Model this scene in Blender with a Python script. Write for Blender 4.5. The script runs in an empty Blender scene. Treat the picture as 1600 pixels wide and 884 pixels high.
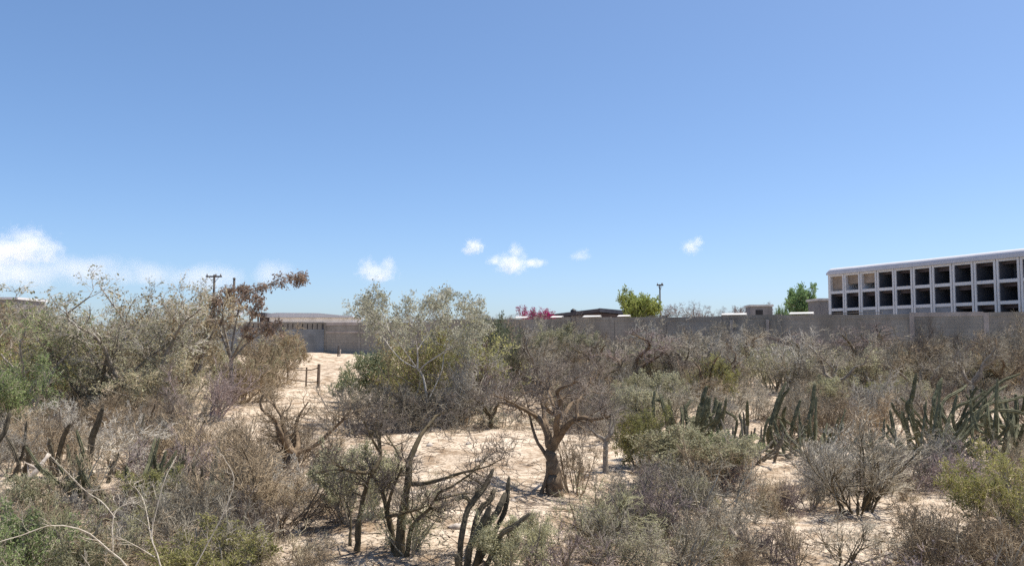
import bpy, math, random
import numpy as np
from mathutils import Vector

# ------------------------------------------------------------------ camera, sky, sun, exposure
SC = bpy.context.scene
COL = SC.collection
F, CX, CY = 1300.0, 800.0, 442.0          # focal length in photo pixels, picture centre
H = 2.4                                   # eye height above the near sand
PITCH = math.atan(88.0 / F)
cam_d = bpy.data.cameras.new('camera')
cam_d.sensor_width = 36.0
cam_d.lens = F / 1600.0 * 36.0
cam_d.clip_start = 0.1
cam_d.clip_end = 20000.0
cam = bpy.data.objects.new('camera', cam_d)
COL.objects.link(cam)
cam.location = (0, 0, H)
cam.rotation_euler = (math.pi / 2 + PITCH, 0, 0)
SC.camera = cam

SUN_EL, SUN_AZ = math.radians(66), math.radians(72)   # azimuth clockwise from the view axis (+Y)
world = bpy.data.worlds.new('World')
SC.world = world
world.use_nodes = True
wn = world.node_tree.nodes
wl = world.node_tree.links
wn.clear()
sky = wn.new('ShaderNodeTexSky')
sky.sky_type = 'NISHITA'
sky.sun_disc = False
sky.sun_elevation = SUN_EL
sky.sun_rotation = SUN_AZ
sky.altitude = 0
sky.air_density = 0.7
sky.dust_density = 1.0
sky.ozone_density = 6.0
bg = wn.new('ShaderNodeBackground')
bg.inputs['Strength'].default_value = 0.150
wo = wn.new('ShaderNodeOutputWorld')
gam = wn.new('ShaderNodeGamma')
gam.inputs['Gamma'].default_value = 0.85
hsv = wn.new('ShaderNodeHueSaturation')
hsv.inputs['Saturation'].default_value = 1.10
wl.new(sky.outputs[0], gam.inputs[0])
wl.new(gam.outputs[0], hsv.inputs['Color'])
wl.new(hsv.outputs[0], bg.inputs[0])
wl.new(bg.outputs[0], wo.inputs[0])

sun_d = bpy.data.lights.new('sun', 'SUN')
sun_d.energy = 5.0
sun_d.angle = math.radians(0.53)
sun_d.color = (1.0, 0.94, 0.85)
sun = bpy.data.objects.new('sun', sun_d)
COL.objects.link(sun)
SDIR = Vector((math.sin(SUN_AZ) * math.cos(SUN_EL), math.cos(SUN_AZ) * math.cos(SUN_EL), math.sin(SUN_EL)))
sun.rotation_euler = SDIR.to_track_quat('Z', 'Y').to_euler()
sun.location = (0, 0, 60)

SC.view_settings.view_transform = 'Standard'
SC.view_settings.look = 'None'
SC.view_settings.gamma = 1.0
SC.view_settings.exposure = 0.62
SC.view_settings.use_curve_mapping = False
SC.render.engine = 'CYCLES'
SC.cycles.max_bounces = 8
SC.cycles.diffuse_bounces = 4
SC.cycles.transparent_max_bounces = 8
SC.cycles.volume_bounces = 6
SC.cycles.use_denoising = False
SC.cycles.use_adaptive_sampling = False

# ------------------------------------------------------------------ helpers: terrain and projection
_tr = np.random.RandomState(7)
_WAVES = []
for lam, amp in ((9, .09), (6.5, .06), (4.2, .045), (2.9, .03), (1.9, .022), (1.1, .014), (0.7, .009)):
    for k in range(3):
        a = _tr.uniform(0, math.pi * 2)
        _WAVES.append((math.cos(a) * 2 * math.pi / lam, math.sin(a) * 2 * math.pi / lam, _tr.uniform(0, 6.28), amp * .55))

def ground(x, y):
    x = np.asarray(x, float); y = np.asarray(y, float)
    t = np.clip((y - 12.0) / 48.0, 0, 1)
    z = 1.42 * (0.75 * t + 0.25 * t * t * (3 - 2 * t))
    far = np.clip((np.hypot(x, y) - 150) / 600, 0, 1)
    w = 0
    for kx, ky, ph, am in _WAVES:
        w = w + am * np.sin(kx * x + ky * y + ph)
    return z + w * (1 - far)

def gz(x, y):
    return float(ground(x, y))

def ray(px, py):
    u, v = (px - CX) / F, (CY - py) / F
    c, s = math.cos(PITCH), math.sin(PITCH)
    return Vector((u, c - v * s, s + v * c))

def hit(px, py):
    """the point of the ground that the photograph shows at this place"""
    r = ray(px, py)
    t = 2.0
    while t < 90:
        p = Vector((0, 0, H)) + r * t
        if p.z < gz(p.x, p.y):
            lo, hi = t - .1, t
            for _ in range(12):
                m = (lo + hi) / 2
                p = Vector((0, 0, H)) + r * m
                if p.z < gz(p.x, p.y): hi = m
                else: lo = m
            return Vector((p.x, p.y, gz(p.x, p.y)))
        t += .1
    p = Vector((0, 0, H)) + r * 60
    return Vector((p.x, p.y, gz(p.x, p.y)))

def at(px, py, y):
    """a point at depth y"""
    r = ray(px, py)
    return Vector((0, 0, H)) + r * (y / r.y)

# ------------------------------------------------------------------ helpers: materials
def new_mat(name):
    m = bpy.data.materials.new(name)
    m.use_nodes = True
    nt = m.node_tree
    b = nt.nodes['Principled BSDF']
    b.inputs['Roughness'].default_value = 0.9
    b.inputs['Specular IOR Level'].default_value = 0.2
    return m, nt, b

def ramp(nt, stops):
    r = nt.nodes.new('ShaderNodeValToRGB')
    el = r.color_ramp.elements
    while len(el) < len(stops): el.new(0.5)
    for e, (p, c) in zip(el, stops):
        e.position = p
        e.color = (*c, 1)
    return r

def plant_mat(name, dark, light, scale=9.0, transl=0.0, vary=0.35, rough=0.85):
    """colour runs between two tones along a noise; each plant is shifted a little as a whole"""
    m, nt, b = new_mat(name)
    tc = nt.nodes.new('ShaderNodeTexCoord')
    nz = nt.nodes.new('ShaderNodeTexNoise')
    nz.inputs['Scale'].default_value = scale
    nz.inputs['Detail'].default_value = 3
    rp = ramp(nt, [(.3, dark), (.7, light)])
    oi = nt.nodes.new('ShaderNodeObjectInfo')
    hs = nt.nodes.new('ShaderNodeHueSaturation')
    mr = nt.nodes.new('ShaderNodeMapRange')
    mr.inputs['To Min'].default_value = 1 - vary
    mr.inputs['To Max'].default_value = 1 + vary
    L = nt.links.new
    L(tc.outputs['Object'], nz.inputs['Vector'])
    L(nz.outputs['Fac'], rp.inputs[0])
    L(oi.outputs['Random'], mr.inputs['Value'])
    L(mr.outputs[0], hs.inputs['Value'])
    L(rp.outputs[0], hs.inputs['Color'])
    L(hs.outputs[0], b.inputs['Base Color'])
    b.inputs['Roughness'].default_value = rough
    if transl > 0:
        tr = nt.nodes.new('ShaderNodeBsdfTranslucent')
        mx = nt.nodes.new('ShaderNodeMixShader')
        mx.inputs[0].default_value = transl
        L(hs.outputs[0], tr.inputs['Color'])
        L(b.outputs[0], mx.inputs[1])
        L(tr.outputs[0], mx.inputs[2])
        L(mx.outputs[0], nt.nodes['Material Output'].inputs[0])
    return m

def wall_mat(name, dark, light, scale=1.5, bump=.3, block=None, rough=.9, streak=.82):
    """plaster or concrete: blotches, streaks, optional block joints"""
    m, nt, b = new_mat(name)
    L = nt.links.new
    tc = nt.nodes.new('ShaderNodeTexCoord')
    nz = nt.nodes.new('ShaderNodeTexNoise'); nz.inputs['Scale'].default_value = scale; nz.inputs['Detail'].default_value = 6
    L(tc.outputs['Object'], nz.inputs['Vector'])
    rp = ramp(nt, [(.3, dark), (.7, light)])
    L(nz.outputs['Fac'], rp.inputs[0])
    mp = nt.nodes.new('ShaderNodeMapping'); mp.inputs['Scale'].default_value = (1.3, 1.3, .3)
    st = nt.nodes.new('ShaderNodeTexNoise'); st.inputs['Scale'].default_value = 1.0; st.inputs['Detail'].default_value = 4
    L(tc.outputs['Object'], mp.inputs[0]); L(mp.outputs[0], st.inputs['Vector'])
    sr = ramp(nt, [(.36, (streak, streak, streak)), (.58, (1, 1, 1))])
    L(st.outputs['Fac'], sr.inputs[0])
    mx = nt.nodes.new('ShaderNodeMix'); mx.data_type = 'RGBA'; mx.blend_type = 'MULTIPLY'; mx.inputs[0].default_value = 1
    L(rp.outputs[0], mx.inputs[6]); L(sr.outputs[0], mx.inputs[7])
    out = mx.outputs[2]
    h = nz.outputs['Fac']
    if block:
        br = nt.nodes.new('ShaderNodeTexBrick')
        br.inputs['Scale'].default_value = 1.0
        br.inputs['Brick Width'].default_value = .4
        br.inputs['Row Height'].default_value = .2
        br.inputs['Mortar Size'].default_value = .012
        br.inputs['Color1'].default_value = (1, 1, 1, 1)
        br.inputs['Color2'].default_value = (.9, .89, .88, 1)
        br.inputs['Mortar'].default_value = (*block, 1)
        cb = nt.nodes.new('ShaderNodeCombineXYZ'); sp = nt.nodes.new('ShaderNodeSeparateXYZ')
        L(tc.outputs['Object'], sp.inputs[0])
        L(sp.outputs['X'], cb.inputs['X']); L(sp.outputs['Z'], cb.inputs['Y'])
        L(cb.outputs[0], br.inputs['Vector'])
        m2 = nt.nodes.new('ShaderNodeMix'); m2.data_type = 'RGBA'; m2.blend_type = 'MULTIPLY'; m2.inputs[0].default_value = 1
        L(out, m2.inputs[6]); L(br.outputs['Color'], m2.inputs[7])
        out = m2.outputs[2]
    L(out, b.inputs['Base Color'])
    bp = nt.nodes.new('ShaderNodeBump'); bp.inputs['Strength'].default_value = bump; bp.inputs['Distance'].default_value = .03
    L(h, bp.inputs['Height']); L(bp.outputs[0], b.inputs['Normal'])
    b.inputs['Roughness'].default_value = rough
    return m

M = {
    'grey_twig': plant_mat('grey_twig', (.20, .176, .134), (.395, .353, .274)),
    'silver_twig': plant_mat('silver_twig', (.275, .252, .213), (.495, .462, .395)),
    'brown_twig': plant_mat('brown_twig', (.195, .15, .097), (.385, .305, .205)),
    'purple_twig': plant_mat('purple_twig', (.165, .128, .118), (.315, .252, .235)),
    'straw_twig': plant_mat('straw_twig', (0.330, 0.275, 0.176), (0.506, 0.440, 0.308)),
    'olive_twig': plant_mat('olive_twig', (0.207, 0.201, 0.109), (0.391, 0.368, 0.218)),
    'dark_twig': plant_mat('dark_twig', (.11, .090, .075), (.235, .198, .165)),
    'pale_twig': plant_mat('pale_twig', (.34, .29, .22), (.56, .50, .41), 22, vary=.05),
    'brown_bark': plant_mat('brown_bark', (.10, .072, .048), (.24, .175, .112), 14, vary=.1),
    'olive_bark': plant_mat('olive_bark', (.06, .05, .03), (.16, .125, .075), 14, vary=.1),
    'grey_bark': plant_mat('grey_bark', (0.149, 0.127, 0.103), (0.322, 0.287, 0.241), 12, vary=.2),
    'white_bark': plant_mat('white_bark', (.30, .28, .25), (.50, .47, .43), 10, vary=.1),
    'dusty_leaf': plant_mat('dusty_leaf', (0.253, 0.247, 0.149), (0.506, 0.483, 0.322), 5, .45, .25),
    'pale_leaf': plant_mat('pale_leaf', (.29, .29, .18), (.62, .61, .50), 3, .4, .1),
    'green_leaf': plant_mat('green_leaf', (0.144, 0.186, 0.078), (0.312, 0.372, 0.168), 5, .4, .25),
    'dark_leaf': plant_mat('dark_leaf', (0.138, 0.167, 0.098), (0.276, 0.310, 0.190), 5, .35, .2),
    'yellow_leaf': plant_mat('yellow_leaf', (0.224, 0.224, 0.078), (0.448, 0.420, 0.168), 5, .4, .2),
    'brown_leaf': plant_mat('brown_leaf', (0.230, 0.178, 0.098), (0.437, 0.345, 0.207), 5, .35, .2),
    'red_leaf': plant_mat('red_leaf', (.19, .13, .10), (.35, .265, .21), 5, .4, .15),
    'plum_leaf': plant_mat('plum_leaf', (.13, .11, .11), (.27, .24, .23), 5, .35, .15),
    'pink_flower': plant_mat('pink_flower', (.26, .012, .09), (.48, .03, .19), 5, .3, .1),
    'bright_leaf': plant_mat('bright_leaf', (.20, .24, .06), (.40, .44, .14), 5, .45, .1),
    'fresh_leaf': plant_mat('fresh_leaf', (.12, .20, .08), (.28, .40, .17), 5, .45, .1),
    'cactus': plant_mat('cactus', (.065, .066, .036), (.19, .185, .108), 16, vary=.25, rough=.7),
    'cactus_brown': plant_mat('cactus_brown', (.06, .052, .036), (.155, .132, .092), 16, vary=.25, rough=.75),
    'cactus_skin_old': plant_mat('cactus_skin_old', (.14, .12, .09), (.24, .21, .16), 5, vary=.15),
    'timber': plant_mat('timber', (.10, .075, .055), (.22, .175, .135), 8, vary=.15),
    'pole_wood': plant_mat('pole_wood', (.06, .052, .047), (.12, .105, .095), 6, vary=.1),
    'dead_wood': plant_mat('dead_wood', (.36, .30, .24), (.60, .53, .45), 6, vary=.1),
    'shaded_wood': plant_mat('shaded_wood', (.022, .021, .022), (.07, .066, .066), 6, vary=.1),  # dark wood, with the shade it lies in put into the colour
    'concrete': wall_mat('concrete', (.25, .225, .19), (.395, .36, .31), .5, .4, (.78, .77, .76)),
    'concrete_trim': wall_mat('concrete_trim', (.36, .305, .265), (.47, .41, .365), 2.0, .2),
    'concrete_shaded': wall_mat('concrete_shaded', (.20, .21, .215), (.30, .315, .32), 1.2, .3, (.8, .8, .8)),  # same concrete, darker and bluish: the wing's deeper shade put into the colour
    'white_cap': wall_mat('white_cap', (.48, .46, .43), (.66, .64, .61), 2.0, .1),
    'niche_paint': wall_mat('niche_paint', (.64, .63, .63), (.72, .71, .71), .6, .03, streak=.93),
    'niche_roof': wall_mat('niche_roof', (.50, .50, .53), (.57, .57, .60), .4, .03, streak=.95),
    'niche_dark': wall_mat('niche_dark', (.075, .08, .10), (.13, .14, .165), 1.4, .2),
    'niche_slab': wall_mat('niche_slab', (.20, .215, .24), (.30, .31, .33), 1.4, .2),
    'niche_beige': wall_mat('niche_beige', (.30, .235, .18), (.42, .34, .27), 3.0, .2),
    'house_white': wall_mat('house_white', (.72, .71, .70), (.82, .81, .80), .8, .15),
    'roof_sheet': wall_mat('roof_sheet', (.56, .56, .57), (.64, .64, .65), .2, .02, rough=.6, streak=.97),
    'house_dark': wall_mat('house_dark', (.07, .055, .06), (.12, .10, .105), .8, .2),
    'roof_dark': wall_mat('roof_dark', (.055, .05, .055), (.10, .095, .105), .8, .2),
    'house_grey': wall_mat('house_grey', (.17, .165, .165), (.26, .25, .25), .8, .2),
    'opening': wall_mat('opening', (.02, .02, .022), (.04, .04, .042), 1, .05, rough=.5),
    'stone': plant_mat('stone', (.28, .24, .20), (.50, .44, .38), 6, vary=.15),
    'dry_litter': plant_mat('dry_litter', (.15, .115, .085), (.40, .33, .25), 3, vary=0),
    'dry_grass': plant_mat('dry_grass', (.30, .25, .15), (.50, .44, .30), 3, vary=0),
}

def sand_mat():
    m, nt, b = new_mat('sand')
    L = nt.links.new
    tc = nt.nodes.new('ShaderNodeTexCoord')
    def noise(s, d=5, r=.6):
        n = nt.nodes.new('ShaderNodeTexNoise')
        n.inputs['Scale'].default_value = s; n.inputs['Detail'].default_value = d; n.inputs['Roughness'].default_value = r
        L(tc.outputs['Object'], n.inputs['Vector'])
        return n.outputs['Fac']
    def mul(a, c, f=1.0):
        x = nt.nodes.new('ShaderNodeMix'); x.data_type = 'RGBA'; x.blend_type = 'MULTIPLY'; x.inputs[0].default_value = f
        L(a, x.inputs[6]); L(c, x.inputs[7]); return x.outputs[2]
    r1 = ramp(nt, [(.28, (.40, .325, .245)), (.5, (.54, .45, .35)), (.72, (.62, .535, .43))])
    L(noise(.35), r1.inputs[0])
    r2 = ramp(nt, [(.40, (.50, .44, .38)), (.56, (1, 1, 1))])       # gritty patches of leaf litter
    L(noise(2.3, 8, .7), r2.inputs[0])
    r3 = ramp(nt, [(.38, (.5, .44, .38)), (.47, (1, 1, 1))])      # dark grains and bits
    L(noise(17, 4, .75), r3.inputs[0])
    c = mul(mul(r1.outputs[0], r2.outputs[0], .95), r3.outputs[0], .85)
    L(c, b.inputs['Base Color'])
    bp = nt.nodes.new('ShaderNodeBump'); bp.inputs['Strength'].default_value = .8; bp.inputs['Distance'].default_value = .05
    L(noise(6, 8, .7), bp.inputs['Height']); L(bp.outputs[0], b.inputs['Normal'])
    b.inputs['Roughness'].default_value = 1.0
    b.inputs['Specular IOR Level'].default_value = 0.05
    return m
M['sand'] = sand_mat()

# ------------------------------------------------------------------ helpers: meshes and objects
def np_mesh(name, verts, faces):
    """faces: an (n,k) integer array or a list of such arrays"""
    if not isinstance(faces, (list, tuple)): faces = [faces]
    faces = [f for f in faces if len(f)]
    me = bpy.data.meshes.new(name)
    verts = np.asarray(verts, np.float32)
    me.vertices.add(len(verts))
    me.vertices.foreach_set('co', verts.ravel())
    me.loops.add(sum(f.size for f in faces))
    me.loops.foreach_set('vertex_index', np.concatenate([f.ravel() for f in faces]).astype(np.int32))
    me.polygons.add(sum(len(f) for f in faces))
    tot = np.concatenate([np.full(len(f), f.shape[1]) for f in faces])
    me.polygons.foreach_set('loop_start', (np.cumsum(tot) - tot).astype(np.int32))
    me.polygons.foreach_set('loop_total', tot.astype(np.int32))
    me.polygons.foreach_set('use_smooth', np.zeros(len(me.polygons), bool))
    me.update(calc_edges=True)
    me.validate()
    me.materials.append(None)
    return me

def smooth(me):
    me.polygons.foreach_set('use_smooth', np.ones(len(me.polygons), bool))
    return me

class Geo:
    """collects boxes, prisms, lathes and tubes of ONE piece"""
    def __init__(s): s.v, s.f, s.n = [], {}, 0
    def add(s, v, *fs):
        v = np.asarray(v, float)
        for f in fs:
            f = np.asarray(f, int)
            if len(f): s.f.setdefault(f.shape[1], []).append(f + s.n)
        s.v.append(v); s.n += len(v)
        return s
    def box(s, x0, x1, y0, y1, z0, z1, bev=0.0):
        c = np.array([(x, y, z) for z in (z0, z1) for y in (y0, y1) for x in (x0, x1)], float)
        return s.add(c, [(0, 2, 3, 1), (4, 5, 7, 6), (0, 1, 5, 4), (2, 6, 7, 3), (0, 4, 6, 2), (1, 3, 7, 5)])
    def prism(s, poly, y0, y1):
        """polygon in x,z pulled along y"""
        n = len(poly)
        v = [(x, y0, z) for x, z in poly] + [(x, y1, z) for x, z in poly]
        s.add(v, [(i, (i + 1) % n, n + (i + 1) % n, n + i) for i in range(n)], [tuple(range(n))[::-1], tuple(range(n, 2 * n))])
        return s
    def lathe(s, prof, k=14, o=(0, 0, 0)):
        a = np.arange(k) * 2 * math.pi / k
        v = np.concatenate([np.stack([np.cos(a) * r + o[0], np.sin(a) * r + o[1], np.full(k, z + o[2])], 1) for r, z in prof])
        f = [(i * k + j, i * k + (j + 1) % k, (i + 1) * k + (j + 1) % k, (i + 1) * k + j) for i in range(len(prof) - 1) for j in range(k)]
        return s.add(v, f)
    def tubes(s, P, R, k=3, rib=None, roll=0.0):
        if len(P) == 0: return s
        v, f = tube_arrays(P, R, k, rib, roll)
        return s.add(v, f)
    def mesh(s, name, sm=False):
        me = np_mesh(name, np.concatenate(s.v), [np.concatenate(x) for x in s.f.values()])
        if sm: smooth(me)
        return me

def tube_arrays(P, R, k=3, rib=None, roll=0.0):
    P = np.asarray(P, float); R = np.asarray(R, float)
    N, m, _ = P.shape
    T = np.gradient(P, axis=1)
    T /= np.linalg.norm(T, axis=2, keepdims=True) + 1e-9
    ax = P[:, -1] - P[:, 0]
    ax /= np.linalg.norm(ax, axis=1, keepdims=True) + 1e-9
    ref = np.where(np.abs(ax[:, 2:3]) > .7, np.array([[1., .13, 0]]), np.array([[.1, .05, 1.]]))[:, None, :]
    U = np.cross(T, np.broadcast_to(ref, T.shape)); U /= np.linalg.norm(U, axis=2, keepdims=True) + 1e-9
    V = np.cross(T, U)
    a = np.arange(k) * 2 * math.pi / k + roll
    mul = np.ones(k) if rib is None else np.where(np.arange(k) % 2 == 0, 1.0, rib)
    c, sn = (np.cos(a) * mul), (np.sin(a) * mul)
    X = P[:, :, None, :] + R[:, :, None, None] * (U[:, :, None, :] * c[None, None, :, None] + V[:, :, None, :] * sn[None, None, :, None])
    idx = np.arange(N * m * k).reshape(N, m, k)
    A = idx[:, :-1, :]; B = np.roll(idx, -1, axis=2)[:, :-1, :]
    C = np.roll(idx, -1, axis=2)[:, 1:, :]; D = idx[:, 1:, :]
    return X.reshape(-1, 3), np.stack([A, B, C, D], -1).reshape(-1, 4)

def tag(o, label=None, cat=None, group=None, kind=None):
    if label: o['label'] = label
    if cat: o['category'] = cat
    if group: o['group'] = group
    if kind: o['kind'] = kind
    return o

def put(name, me, mat, parent=None, loc=None, rot=None):
    o = bpy.data.objects.new(name, me)
    COL.objects.link(o)
    if parent is not None: o.parent = parent
    if loc is not None: o.location = loc
    if rot is not None: o.rotation_euler = rot
    if mat is not None:
        o.material_slots[0].link = 'OBJECT'
        o.material_slots[0].material = M[mat]
    return o

def thing(name, loc, label, cat, group=None, rz=0.0, scale=None):
    o = bpy.data.objects.new(name, None)
    COL.objects.link(o)
    o.location = loc
    o.rotation_euler = (0, 0, rz)
    if scale is not None: o.scale = scale
    o.empty_display_size = .2
    return tag(o, label, cat, group)

# ------------------------------------------------------------------ the ground: one sheet to the horizon
def build_ground():
    rs = [0.0]
    r = .5
    while r < 90:
        rs.append(r); r += max(.11, r * .011)
    while r < 6000:
        rs.append(r); r *= 1.22
    rs = np.array(rs)
    na = 340
    # finer towards the view, coarser behind
    a = np.concatenate([np.linspace(-.72, .72, 260), np.linspace(.72, 2 * math.pi - .72, na - 260 + 2)[1:-1]])
    na = len(a)
    X = np.outer(rs, np.sin(a)); Y = np.outer(rs, np.cos(a))
    Z = ground(X, Y)
    v = np.stack([X, Y, Z], -1).reshape(-1, 3)
    idx = np.arange(len(rs) * na).reshape(len(rs), na)
    f = np.stack([idx[:-1], np.roll(idx, -1, 1)[:-1], np.roll(idx, -1, 1)[1:], idx[1:]], -1)[:, :, ::-1].reshape(-1, 4)
    o = put('ground', smooth(np_mesh('ground', v, f)), 'sand')
    tag(o, 'pale sandy ground between the dry shrubs', None, None, 'structure')
build_ground()

# ------------------------------------------------------------------ the boundary wall
WA, WB = Vector((-13.4, 60.0)), Vector((30.8, 34.8))
WTOP = H + 1.31
def build_wall():
    d = (WB - WA); Lw = d.length
    rz = math.atan2(d.y, d.x)
    zb = 0.55
    w = thing('block_wall', (WA.x, WA.y, zb), 'long grey concrete block wall closing off the scrubland', 'wall', None, rz)
    n = 16
    step = Lw / n
    top = WTOP - zb
    for i in range(n):
        x0, x1 = i * step, (i + 1) * step
        dz = -.03 * ((i * 7) % 3)
        zt = top + dz - (.11 if i < 3 else 0)
        put('wall_panel', Geo().box(x0 + .11, x1 - .11, -.075, .075, 0, zt - .2).mesh('wall_panel'), 'concrete', w)
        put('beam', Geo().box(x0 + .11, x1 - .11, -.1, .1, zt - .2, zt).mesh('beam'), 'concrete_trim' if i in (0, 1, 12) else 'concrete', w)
        if i < 2:
            put('beam', Geo().box(x0 + .11, x1 - .11, -.105, .105, zt - .75, zt - .62).mesh('beam'), 'concrete_trim', w)
    for i in range(n + 1):
        x = i * step
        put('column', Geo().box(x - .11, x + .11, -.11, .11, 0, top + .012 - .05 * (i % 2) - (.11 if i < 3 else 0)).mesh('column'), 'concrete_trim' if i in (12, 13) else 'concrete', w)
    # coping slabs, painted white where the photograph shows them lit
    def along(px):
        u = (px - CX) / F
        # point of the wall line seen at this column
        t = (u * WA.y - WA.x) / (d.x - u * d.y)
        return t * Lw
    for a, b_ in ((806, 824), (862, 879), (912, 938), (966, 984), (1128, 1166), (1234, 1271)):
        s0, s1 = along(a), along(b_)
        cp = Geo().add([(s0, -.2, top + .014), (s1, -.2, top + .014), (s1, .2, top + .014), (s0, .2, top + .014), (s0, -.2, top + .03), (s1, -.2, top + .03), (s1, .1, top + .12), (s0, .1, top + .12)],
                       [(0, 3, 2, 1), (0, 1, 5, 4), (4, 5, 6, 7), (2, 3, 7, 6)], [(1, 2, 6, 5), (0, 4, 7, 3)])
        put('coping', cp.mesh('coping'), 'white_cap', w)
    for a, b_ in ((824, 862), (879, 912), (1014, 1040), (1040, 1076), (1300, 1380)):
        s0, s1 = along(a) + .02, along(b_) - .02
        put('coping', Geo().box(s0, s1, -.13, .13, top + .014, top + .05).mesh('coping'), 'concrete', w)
    for px in (1144, 1200):
        x = along(px)
        put('buttress', Geo().box(x - .08, x + .08, -.19, -.112, 0, top - .25).mesh('buttress'), 'concrete_trim', w)

    # the wing that turns off to the left, with a row of slots under its top beam
    e = Vector((-27.0, 57.4))
    d2 = WA - e; L2 = d2.length
    g = thing('slotted_wall', (e.x, e.y, zb), 'grey wall tinted bluish for its shade with upright slots under its top beam', 'wall', None, math.atan2(d2.y, d2.x))
    tp = H + 1.24 - zb
    L2 -= .13
    put('wall_panel', Geo().box(0, L2, -.08, .08, 0, tp - .52).mesh('wall_panel'), 'concrete_shaded', g)
    put('top_beam', Geo().box(0, L2, -.1, .1, tp - .12, tp).mesh('top_beam'), 'concrete', g)
    bm_ = Geo().box(-.135, .135, -.075, .075, tp - .52, tp - .12).mesh('upright_block')
    put('slot_shade_backing', Geo().box(0, L2, .081, .1, tp - .6, tp - .121).mesh('slot_shade_backing'), 'house_grey', g)  # added sheet, darker than the blocks, so the slots read as shaded gaps
    k = int(L2 / .34)
    for i in range(k):
        put('upright_block', bm_, 'concrete', g, (.15 + i * .34, 0, 0))
build_wall()

# ------------------------------------------------------------------ the burial-niche block at the right
def build_niches():
    p0 = Vector((20.55, 52.6)); p9 = Vector((25.1, 42.0))
    d = (p9 - p0); pitch = d.length / 9
    rz = math.atan2(d.y, d.x)
    zb = 1.15
    nb = thing('burial_niche_block', (p0.x, p0.y, zb), 'long grey block of stacked square burial niches behind the wall', 'building', None, rz)
    nc, vp = 12, 1.10
    eye = H - zb
    ztop = eye + 3.98                  # top of the first row of openings
    ow, oh = 1.0, .93
    x_l, x_r = -pitch * .55, pitch * (nc - .5)
    depth = 2.5
    # +y of the local frame points away from the viewer (d runs right and towards the viewer)
    rows = 4
    zbot = ztop - rows * vp - .1
    put('plinth', Geo().box(x_l, x_r, 0, depth, 0, zbot - .004).mesh('plinth'), 'niche_paint', nb)
    put('rear_wall', Geo().box(x_l, x_r, depth - .15, depth - .002, zbot, ztop + .12).mesh('rear_wall'), 'niche_paint', nb)
    # pillars between the columns of openings, each with a shallow groove down the middle
    for c in range(nc + 1):
        xc = (c - .5) * pitch
        hw = (pitch - ow) / 2
        a, b_ = xc - hw, xc + hw
        if c == 0: a = x_l
        if c == nc: b_ = x_r
        put('pillar', Geo().box(a, b_ if c in (0, nc) else xc - .025, 0, depth - .155, zbot, ztop + .12).mesh('pillar'), 'niche_paint', nb)
        if c not in (0, nc):
            put('pillar', Geo().box(xc + .025, b_, 0, depth - .155, zbot, ztop + .12).mesh('pillar'), 'niche_paint', nb)
            put('joint_strip', Geo().box(xc - .024, xc + .024, .05, .2, zbot, ztop + .12).mesh('joint_strip'), 'niche_slab', nb)
    for r in range(rows + 1):
        zs = ztop - r * vp + (.12 if r == 0 else 0)
        for c in range(nc):
            a, b_ = c * pitch - ow / 2 + .002, c * pitch + ow / 2 - .002
            z0 = ztop if r == 0 else zs
            z1 = ztop + .118 if r == 0 else zs + (vp - oh)
            put('shelf', Geo().box(a, b_, .012, depth - .155, z0, z1).mesh('shelf'), 'niche_paint', nb)
    rng = random.Random(4)
    for r in range(rows):
        for c in range(nc):
            a, b_ = c * pitch - ow / 2 + .004, c * pitch + ow / 2 - .004
            z1 = ztop - r * vp - .002; z0 = z1 - oh + .004
            if r == 0 and c < 3:
                put('niche_panel', Geo().box(a, b_, .2, .3, z0 + oh * (.02, .42, .4)[c], z1).mesh('niche_panel'), 'niche_beige', nb)  # light brown panel set back in the opening, reaching up to its top
            elif (r == 2 and 1 < c < 7) or (r == 3 and c % 3):
                put('niche_slab', Geo().box(a, b_, .06, .12, z0, z1).mesh('niche_slab'), 'niche_slab', nb)
            else:
                # hollow: added lining painted dark for the shade inside, with a lintel lip
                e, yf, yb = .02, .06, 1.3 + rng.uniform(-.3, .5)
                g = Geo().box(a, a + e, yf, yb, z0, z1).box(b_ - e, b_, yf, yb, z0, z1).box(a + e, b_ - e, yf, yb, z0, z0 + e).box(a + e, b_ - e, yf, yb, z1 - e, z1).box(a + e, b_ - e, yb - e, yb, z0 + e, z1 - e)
                put('niche_shade', g.mesh('niche_shade'), 'niche_dark', nb)
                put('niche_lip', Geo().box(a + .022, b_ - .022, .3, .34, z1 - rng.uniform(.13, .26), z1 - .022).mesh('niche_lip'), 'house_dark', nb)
    # roof slab with a rounded front edge and rounded end
    prof = []
    z0 = ztop + .125
    hgt, over = .42, .1
    for k in range(9):
        a = math.pi / 2 * k / 8
        prof.append((-over + .32 * (1 - math.sin(a)), z0 + hgt - .32 + .32 * math.sin(a) if k else z0 + hgt - .32))
    # profile in y,z swept along x, rounded at the left end
    poly = [(depth + .1, z0), (-over, z0)] + [(-over + .32 * (1 - math.cos(math.pi / 2 * k / 6)), z0 + hgt - .32 + .32 * math.sin(math.pi / 2 * k / 6)) for k in range(7)] + [(depth + .1, z0 + hgt + .06)]
    n = len(poly)
    v, f = [], []
    st = []
    for k in range(6):
        a = math.pi / 2 * k / 5
        st.append((x_l - .06 + .3 * (1 - math.cos(a)), math.sin(a)))
    xs = st + [(x_l + (x_r - x_l) * t, 1.0) for t in np.linspace(.08, 1, 13)]
    jit = random.Random(2)
    for x, s in xs:
        e = jit.uniform(-.012, .012)
        for (y, z) in poly:
            v.append((x, y, z0 + max(0.0, (z - z0)) * (.35 + .65 * s) + (e if z > z0 else 0)))
    for i in range(len(xs) - 1):
        for j in range(n):
            f.append((i * n + j, (i + 1) * n + j, (i + 1) * n + (j + 1) % n, i * n + (j + 1) % n))
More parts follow.
